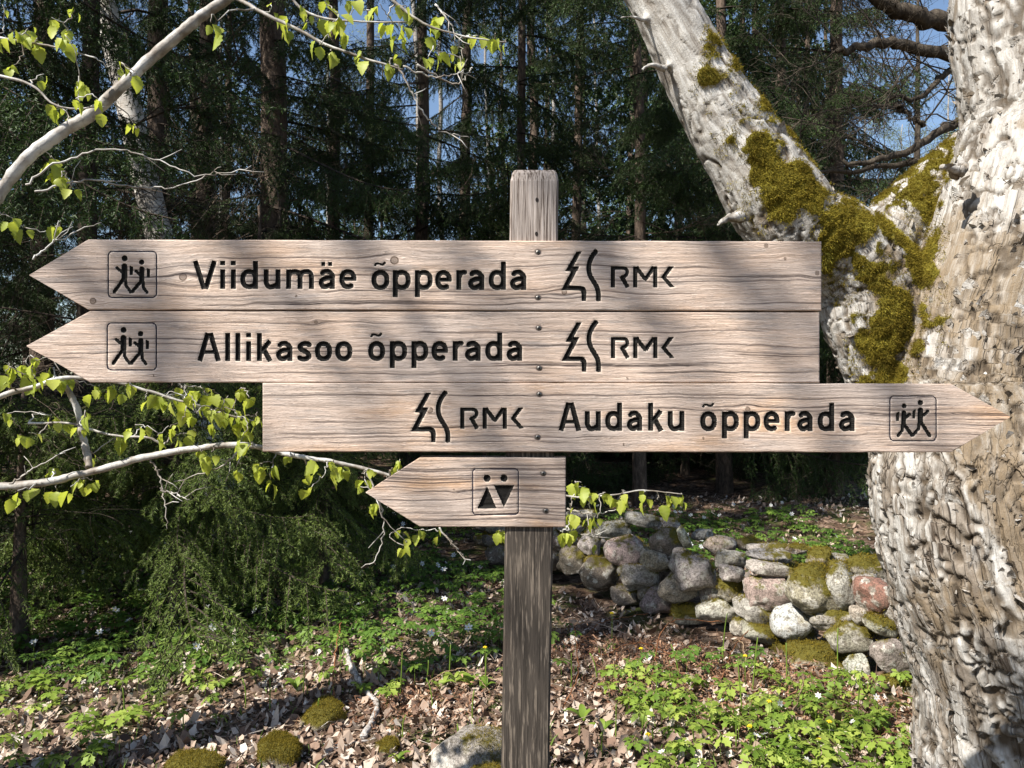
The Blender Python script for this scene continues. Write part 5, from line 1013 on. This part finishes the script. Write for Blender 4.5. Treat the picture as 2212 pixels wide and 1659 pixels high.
def carpet(name, idx, label, cat):
    n = len(idx); k = 3; h = np.repeat(q.uniform(.05, .13, n), k); yaw = np.repeat(q.uniform(0, 6.28, n), k)+np.tile(np.arange(k)*2.094, n)+q.normal(0, .2, n*k); s = np.repeat(q.uniform(.042, .068, n), k)*q.uniform(.8, 1.15, n*k); tl = q.normal(.1, .3, n*k)
    base = np.repeat(np.stack([xs[idx], ys[idx], zs[idx]], -1), k, 0); base[:, 2] += h; V = AL_V[None]*s[:, None, None]; z = V[:, :, 2]-V[:, :, 0]*np.sin(tl)[:, None]; c, sn = np.cos(yaw)[:, None], np.sin(yaw)[:, None]
    W = np.stack([V[:, :, 0]*c-V[:, :, 1]*sn, V[:, :, 0]*sn+V[:, :, 1]*c, z], -1)+base[:, None]; nv = len(AL_V); F = (AL_F[None]+np.arange(n*k)[:, None, None]*nv).reshape(-1, 3)
    mb = MB(); mb.add(W.reshape(-1, 3), F, 0, rnd=np.repeat(q.uniform(0, 1, n*k), nv)); b = base[::k]; g = b.copy(); g[:, 2] = zs[idx]; segs(mb, g, b, .0012, .001, 3, 0, rnd=.6)
    tag(link(name, mb.mesh(name, [M_ANEM], False)), label, cat, kind='stuff')
carpet('anemone_carpet', rest, 'dense green carpet of anemone leaves spreading under the spruces', 'ground cover')
# white flowers in the shade: one thing each, stem and flower
fl = rest[q.permutation(len(rest))[:130]]
for i in fl:
    x, y, z = xs[i], ys[i], zs[i]; h = rs.uniform(.13, .18)
    back = y > 6.6; t = thing('anemone_flower', 'white anemone flower standing above the leaves behind the stone wall' if x > .3 else 'white anemone flower standing above dark leaves left of the post', 'flower', (x, y, z), 'white flowers behind the wall' if x > .3 else 'white flowers in the shade')
    link('stem', STEM_M, t, (0, 0, 0), None, (.08, .08, h)); link('flower', rs.choice(FLOW), t, (0, 0, h), (rs.gauss(.7, .35), rs.gauss(0, .5), rs.gauss(0, .6)), rs.uniform(.020, .027))
# upright green shoots, cowslips, broad leaves
def shoot_mesh(bend):
    mb = MB(); t = np.linspace(0, 1, 7); addtube(mb, np.stack([bend*t**3*.25, 0*t, t-bend*t**4*.12], -1), np.linspace(.028, .022, 7), 5); return mb.mesh('shoot', [M_SHOOT])
SHOOT = [shoot_mesh(b) for b in (0, .3, .8)]
for i, (px, py, h) in enumerate([(300, 1490, .17), (268, 1570, .18), (530, 1530, .15), (583, 1540, .16), (655, 1500, .16), (690, 1560, .12), (865, 1500, .2), (920, 1480, .13), (935, 1540, .17), (970, 1470, .18), (1020, 1560, .14), (1050, 1490, .2), (1090, 1600, .1), (1235, 1480, .16), (1290, 1470, .15), (1330, 1600, .15), (1385, 1590, .12), (1470, 1480, .22), (1605, 1560, .26), (1625, 1500, .28), (1560, 1440, .3), (1700, 1480, .2), (1810, 1490, .3), (1850, 1560, .22), (1590, 1620, .15), (1710, 1640, .16), (1500, 1620, .14), (1420, 1545, .18), (395, 1600, .14), (870, 1600, .12), (990, 1635, .13), (1300, 1640, .12), (1540, 1610, .13)]):
    g = G(px, py); o = link('green_shoot', SHOOT[i % 3], None, tuple(g), (rs.gauss(0, .06), rs.gauss(0, .06), rs.uniform(0, 6)), (.12, .12, h)); right = px > 1150
    tag(o, 'thin upright green shoot in the sunny litter before the stone wall' if right else 'thin upright green shoot in the sunny litter left of the post', 'shoot', 'green shoots before the wall' if right else 'green shoots left of the post')
def blade_mesh():
    t = np.linspace(0, 1, 7); w = .16*np.sin(np.pi*t**.75)**.9+.015; z = t-.35*t**3; x = .55*t**2
    V = np.concatenate([np.stack([x, 0*t, z], -1), np.stack([x-.05*w, w, z+w*.3], -1), np.stack([x-.05*w, -w, z+w*.3], -1)]); i = np.arange(6)
    return mesh('leaf', V, np.concatenate([np.stack([i, i+1, 7+i+1, 7+i], -1), np.stack([i+1, i, 14+i, 14+i+1], -1)]), [M_ANEMO])
BLADE = blade_mesh()
for i, (px, py, s) in enumerate([(985, 1478, .13), (1015, 1485, .12), (950, 1490, .11), (1045, 1490, .1), (640, 1490, .1), (330, 1560, .1), (300, 1545, .09), (230, 1600, .1), (860, 1650, .08), (1260, 1560, .11), (1300, 1580, .1), (1765, 1590, .12), (1790, 1600, .12), (1700, 1620, .1), (1540, 1570, .1), (1880, 1630, .1), (480, 1490, .1), (430, 1470, .1)]):
    g = G(px, py); t = thing('broad_leaf_plant', 'small rosette of broad pale green leaves '+('before the stone wall' if px > 1150 else 'left of the post'), 'plant', tuple(g), 'broad leaf rosettes right' if px > 1150 else 'broad leaf rosettes left')
    for k in range(rs.randint(3, 5)): link('leaf', BLADE, t, (0, 0, 0), (0, rs.uniform(.1, .6), k*1.4+rs.gauss(0, .3)), s*rs.uniform(.7, 1.1))
def bell_mesh():
    mb = MB(); a = np.arange(7)*2*np.pi/7
    for k in range(6):
        d = np.array([math.cos(k*1.05)*.9, math.sin(k*1.05)*.9, -.5-.2*(k % 2)]); c = np.array([0, 0, 0]); p = np.array([c, c+d*.5+[0, 0, .15], c+d]); addtube(mb, p, [.12, .2, .34], 6, 0)
    return mb.mesh('flower', [M_YELL])
BELL = bell_mesh()
for i, (px, py, h) in enumerate([(1610, 1490, .17), (1662, 1590, .15), (1620, 1625, .11), (1792, 1620, .12), (1385, 1440, .1), (868, 1450, .17), (1048, 1470, .17), (1322, 1400, .2), (1400, 1650, .12), (1770, 1650, .1)]):
    g = G(px, py); t = thing('cowslip', ['yellow cowslip at the foot of the stone wall', 'yellow cowslip among the anemones near the old trunk', 'yellow cowslip low among leaves before the wall', 'yellow cowslip closest to the old trunk base', 'small yellow cowslip on the dead bracken', 'yellow cowslip in the shade left of the post', 'yellow cowslip just left of the post', 'yellow cowslip against the shaded end of the wall', 'yellow cowslip in the lower right litter', 'low yellow cowslip beside the trunk at the bottom edge'][i], 'wildflower', tuple(g))
    link('stem', STEM_M, t, (0, 0, 0), None, (.12, .12, h)); link('flower', BELL, t, (0, 0, h), (0, 0, i*1.0), .011)
    for k in range(3): link('leaf', BLADE, t, (0, 0, 0), (0, .7, k*2.1+i), .055)
# sticks and straws
def stick(name, pts, r0, r1, mat, label, cat='stick', wob=.006, lift=.012, fork=0, group=None):
    q = np.random.default_rng(int(pts[0][0])); c = np.array([G(*p[:2])+np.array([0, 0, lift+(p[2] if len(p) > 2 else 0)]) for p in pts]); s = spline(c, 8*len(pts)); s += q.normal(0, wob*.5, s.shape); b = s.mean(0); mb = MB()
    n = len(s); addtube(mb, s-b, np.linspace(r0, r1, n)*(1+.12*q.normal(0, 1, n)), 7)
    for k in range(fork): i = q.integers(3, n-2); d = q.normal(0, .05, 3); d[2] = abs(d[2])*.5; addtube(mb, np.array([s[i], s[i]+d*.5+q.normal(0, .006, 3), s[i]+d])-b, [r1*.8, r1*.6, r1*.3], 5)
    return tag(link(name, mb.mesh(name, [mat]), None, tuple(b)), label, cat, group)
def mat_lichen():
    m = Mat('lichened_wood', .9, .1); p = m.obj(); n1 = m.noise(p, 45, 4, .7); m.color(m.ramp(n1, [(.35, (.12, .09, .07)), (.5, (.36, .33, .30)), (.7, (.58, .56, .52))])); m.bump(n1, .9, .01); return m.m
M_LICH = mat_lichen(); M_STRAW = mat_bark('straw', (.30, .20, .12), (.48, .36, .24), 60); M_RUST = mat_bark('rusty_stem', (.22, .09, .04), (.36, .17, .08), 60)
stick('dead_branch_piece', [(748, 1432, .05), (760, 1468, .03), (785, 1495), (812, 1530), (808, 1560), (785, 1600)], .012, .014, M_LICH, 'crooked whitish lichened stick on the litter left of the post', fork=3, lift=.02)
stick('fallen_stick', [(266, 1488, .05), (258, 1530, .02), (240, 1575), (200, 1612), (192, 1700)], .008, .010, M_DEAD, 'bent brown stick lying at the lower left corner')
stick('fallen_twig', [(380, 1630), (450, 1590), (520, 1562), (600, 1560), (690, 1572)], .003, .0025, M_STRAW, 'long thin pale twig lying across the litter in the lower left', cat='twig')
stick('fallen_twig', [(200, 1690), (300, 1620), (380, 1555), (470, 1490), (520, 1480)], .003, .002, M_DEAD, 'thin dark twig rising to the right across the lower left litter', cat='twig')
stick('fallen_twig', [(270, 1540), (390, 1500), (430, 1490), (460, 1510)], .003, .002, M_STRAW, 'short bent twig beside the bent brown stick', cat='twig')
stick('dead_stalk', [(720, 1520), (722, 1480, .06), (728, 1440, .12), (735, 1415, .17)], .004, .003, M_RUST, 'upright rusty dead stem behind the lichened stick', cat='stem')
stick('fallen_twig', [(850, 1590), (790, 1605), (720, 1625), (690, 1650)], .005, .003, M_LICH, 'grey forked twig beside the small mossy stone', cat='twig', fork=3)
stick('fallen_twig', [(900, 1500), (960, 1480, .05), (1010, 1478, .06), (1060, 1500)], .003, .002, M_STRAW, 'arched straw over the broad leaves left of the post', cat='straw')
for k, p in enumerate([[(1235, 1600), (1310, 1555, .02), (1400, 1490, .03)], [(1560, 1470), (1590, 1420, .05), (1660, 1370, .10), (1790, 1290, .1)], [(1570, 1400), (1600, 1440, .12), (1625, 1490, .02)], [(1400, 1500), (1440, 1400, .12), (1560, 1385, .10)], [(1270, 1480), (1340, 1420, .02), (1420, 1380, .02)], [(1250, 1400), (1300, 1360, .03), (1400, 1340, .03)], [(1340, 1640), (1420, 1560, .04), (1480, 1500, .04)], [(1215, 1540), (1250, 1480, .06), (1240, 1400, .1)], [(1650, 1640), (1720, 1560, .06), (1740, 1500, .1)], [(1300, 1420), (1380, 1410, .04), (1480, 1440, .02)]]):
    stick('bracken_stalk', p, .0035, .002, M_RUST if k % 2 else M_STRAW, ['pale bracken stalk slanting beside the post foot', 'long straw leaning on the mossy boulders of the wall', 'thin brown stalk crossing a leaning straw before the wall', 'bent rusty stalk before the wall', 'pale stalk on the dead bracken heap', 'rusty stalk along the shaded foot of the wall', 'pale stalk among anemones at the lower edge', 'rusty upright stalk right of the post', 'pale stalk rising among the anemones near the trunk', 'rusty stalk lying across the bracken heap'][k], 'stalk')
# stones in the litter
def ground_stone(px, py, w, h, typ, label, seed, moss_n=0, dy=.0):
    g = G(px, py+h*.5); Y = g[1]; dw = w*K2*Y/2; dh = h*K2*Y/2; c = np.array([g[0], Y+dw*.5+dy, g[2]+dh*.35]); root = thing('field_stone', label, 'stone', c); lst = []
    add_stone(root, c, c, (dw*1.15, dw*1.0, dh*(1.25 if seed < 3 else .95)), (0, 0, seed), typ, 1500+seed*13, 4, seed > 2, lst, 'boulder')
    if moss_n: moss_part(root, c, [(V, F, mz+.1) for V, F, mz in lst], moss_n*2, .0065, seed, .45)
ground_stone(1035, 1640, 190, 150, 'pinkgrey', 'pale pinkish boulder at the bottom edge behind the post', 1, 500)
ground_stone(1085, 1680, 150, 120, 'moss', 'moss-topped grey stone against the post at the bottom edge', 2, 1200, -.1)
ground_stone(605, 1612, 105, 90, 'moss', 'rounded mossy stone low in the left litter', 3, 2200)
ground_stone(690, 1540, 110, 60, 'moss', 'flat mossy stone beside the lichened stick', 4, 1500)
ground_stone(838, 1606, 62, 42, 'moss', 'small green mossy stone in the litter', 5, 500)
ground_stone(400, 1660, 130, 60, 'moss', 'mossy stone at the bottom edge on the left', 6, 1500)
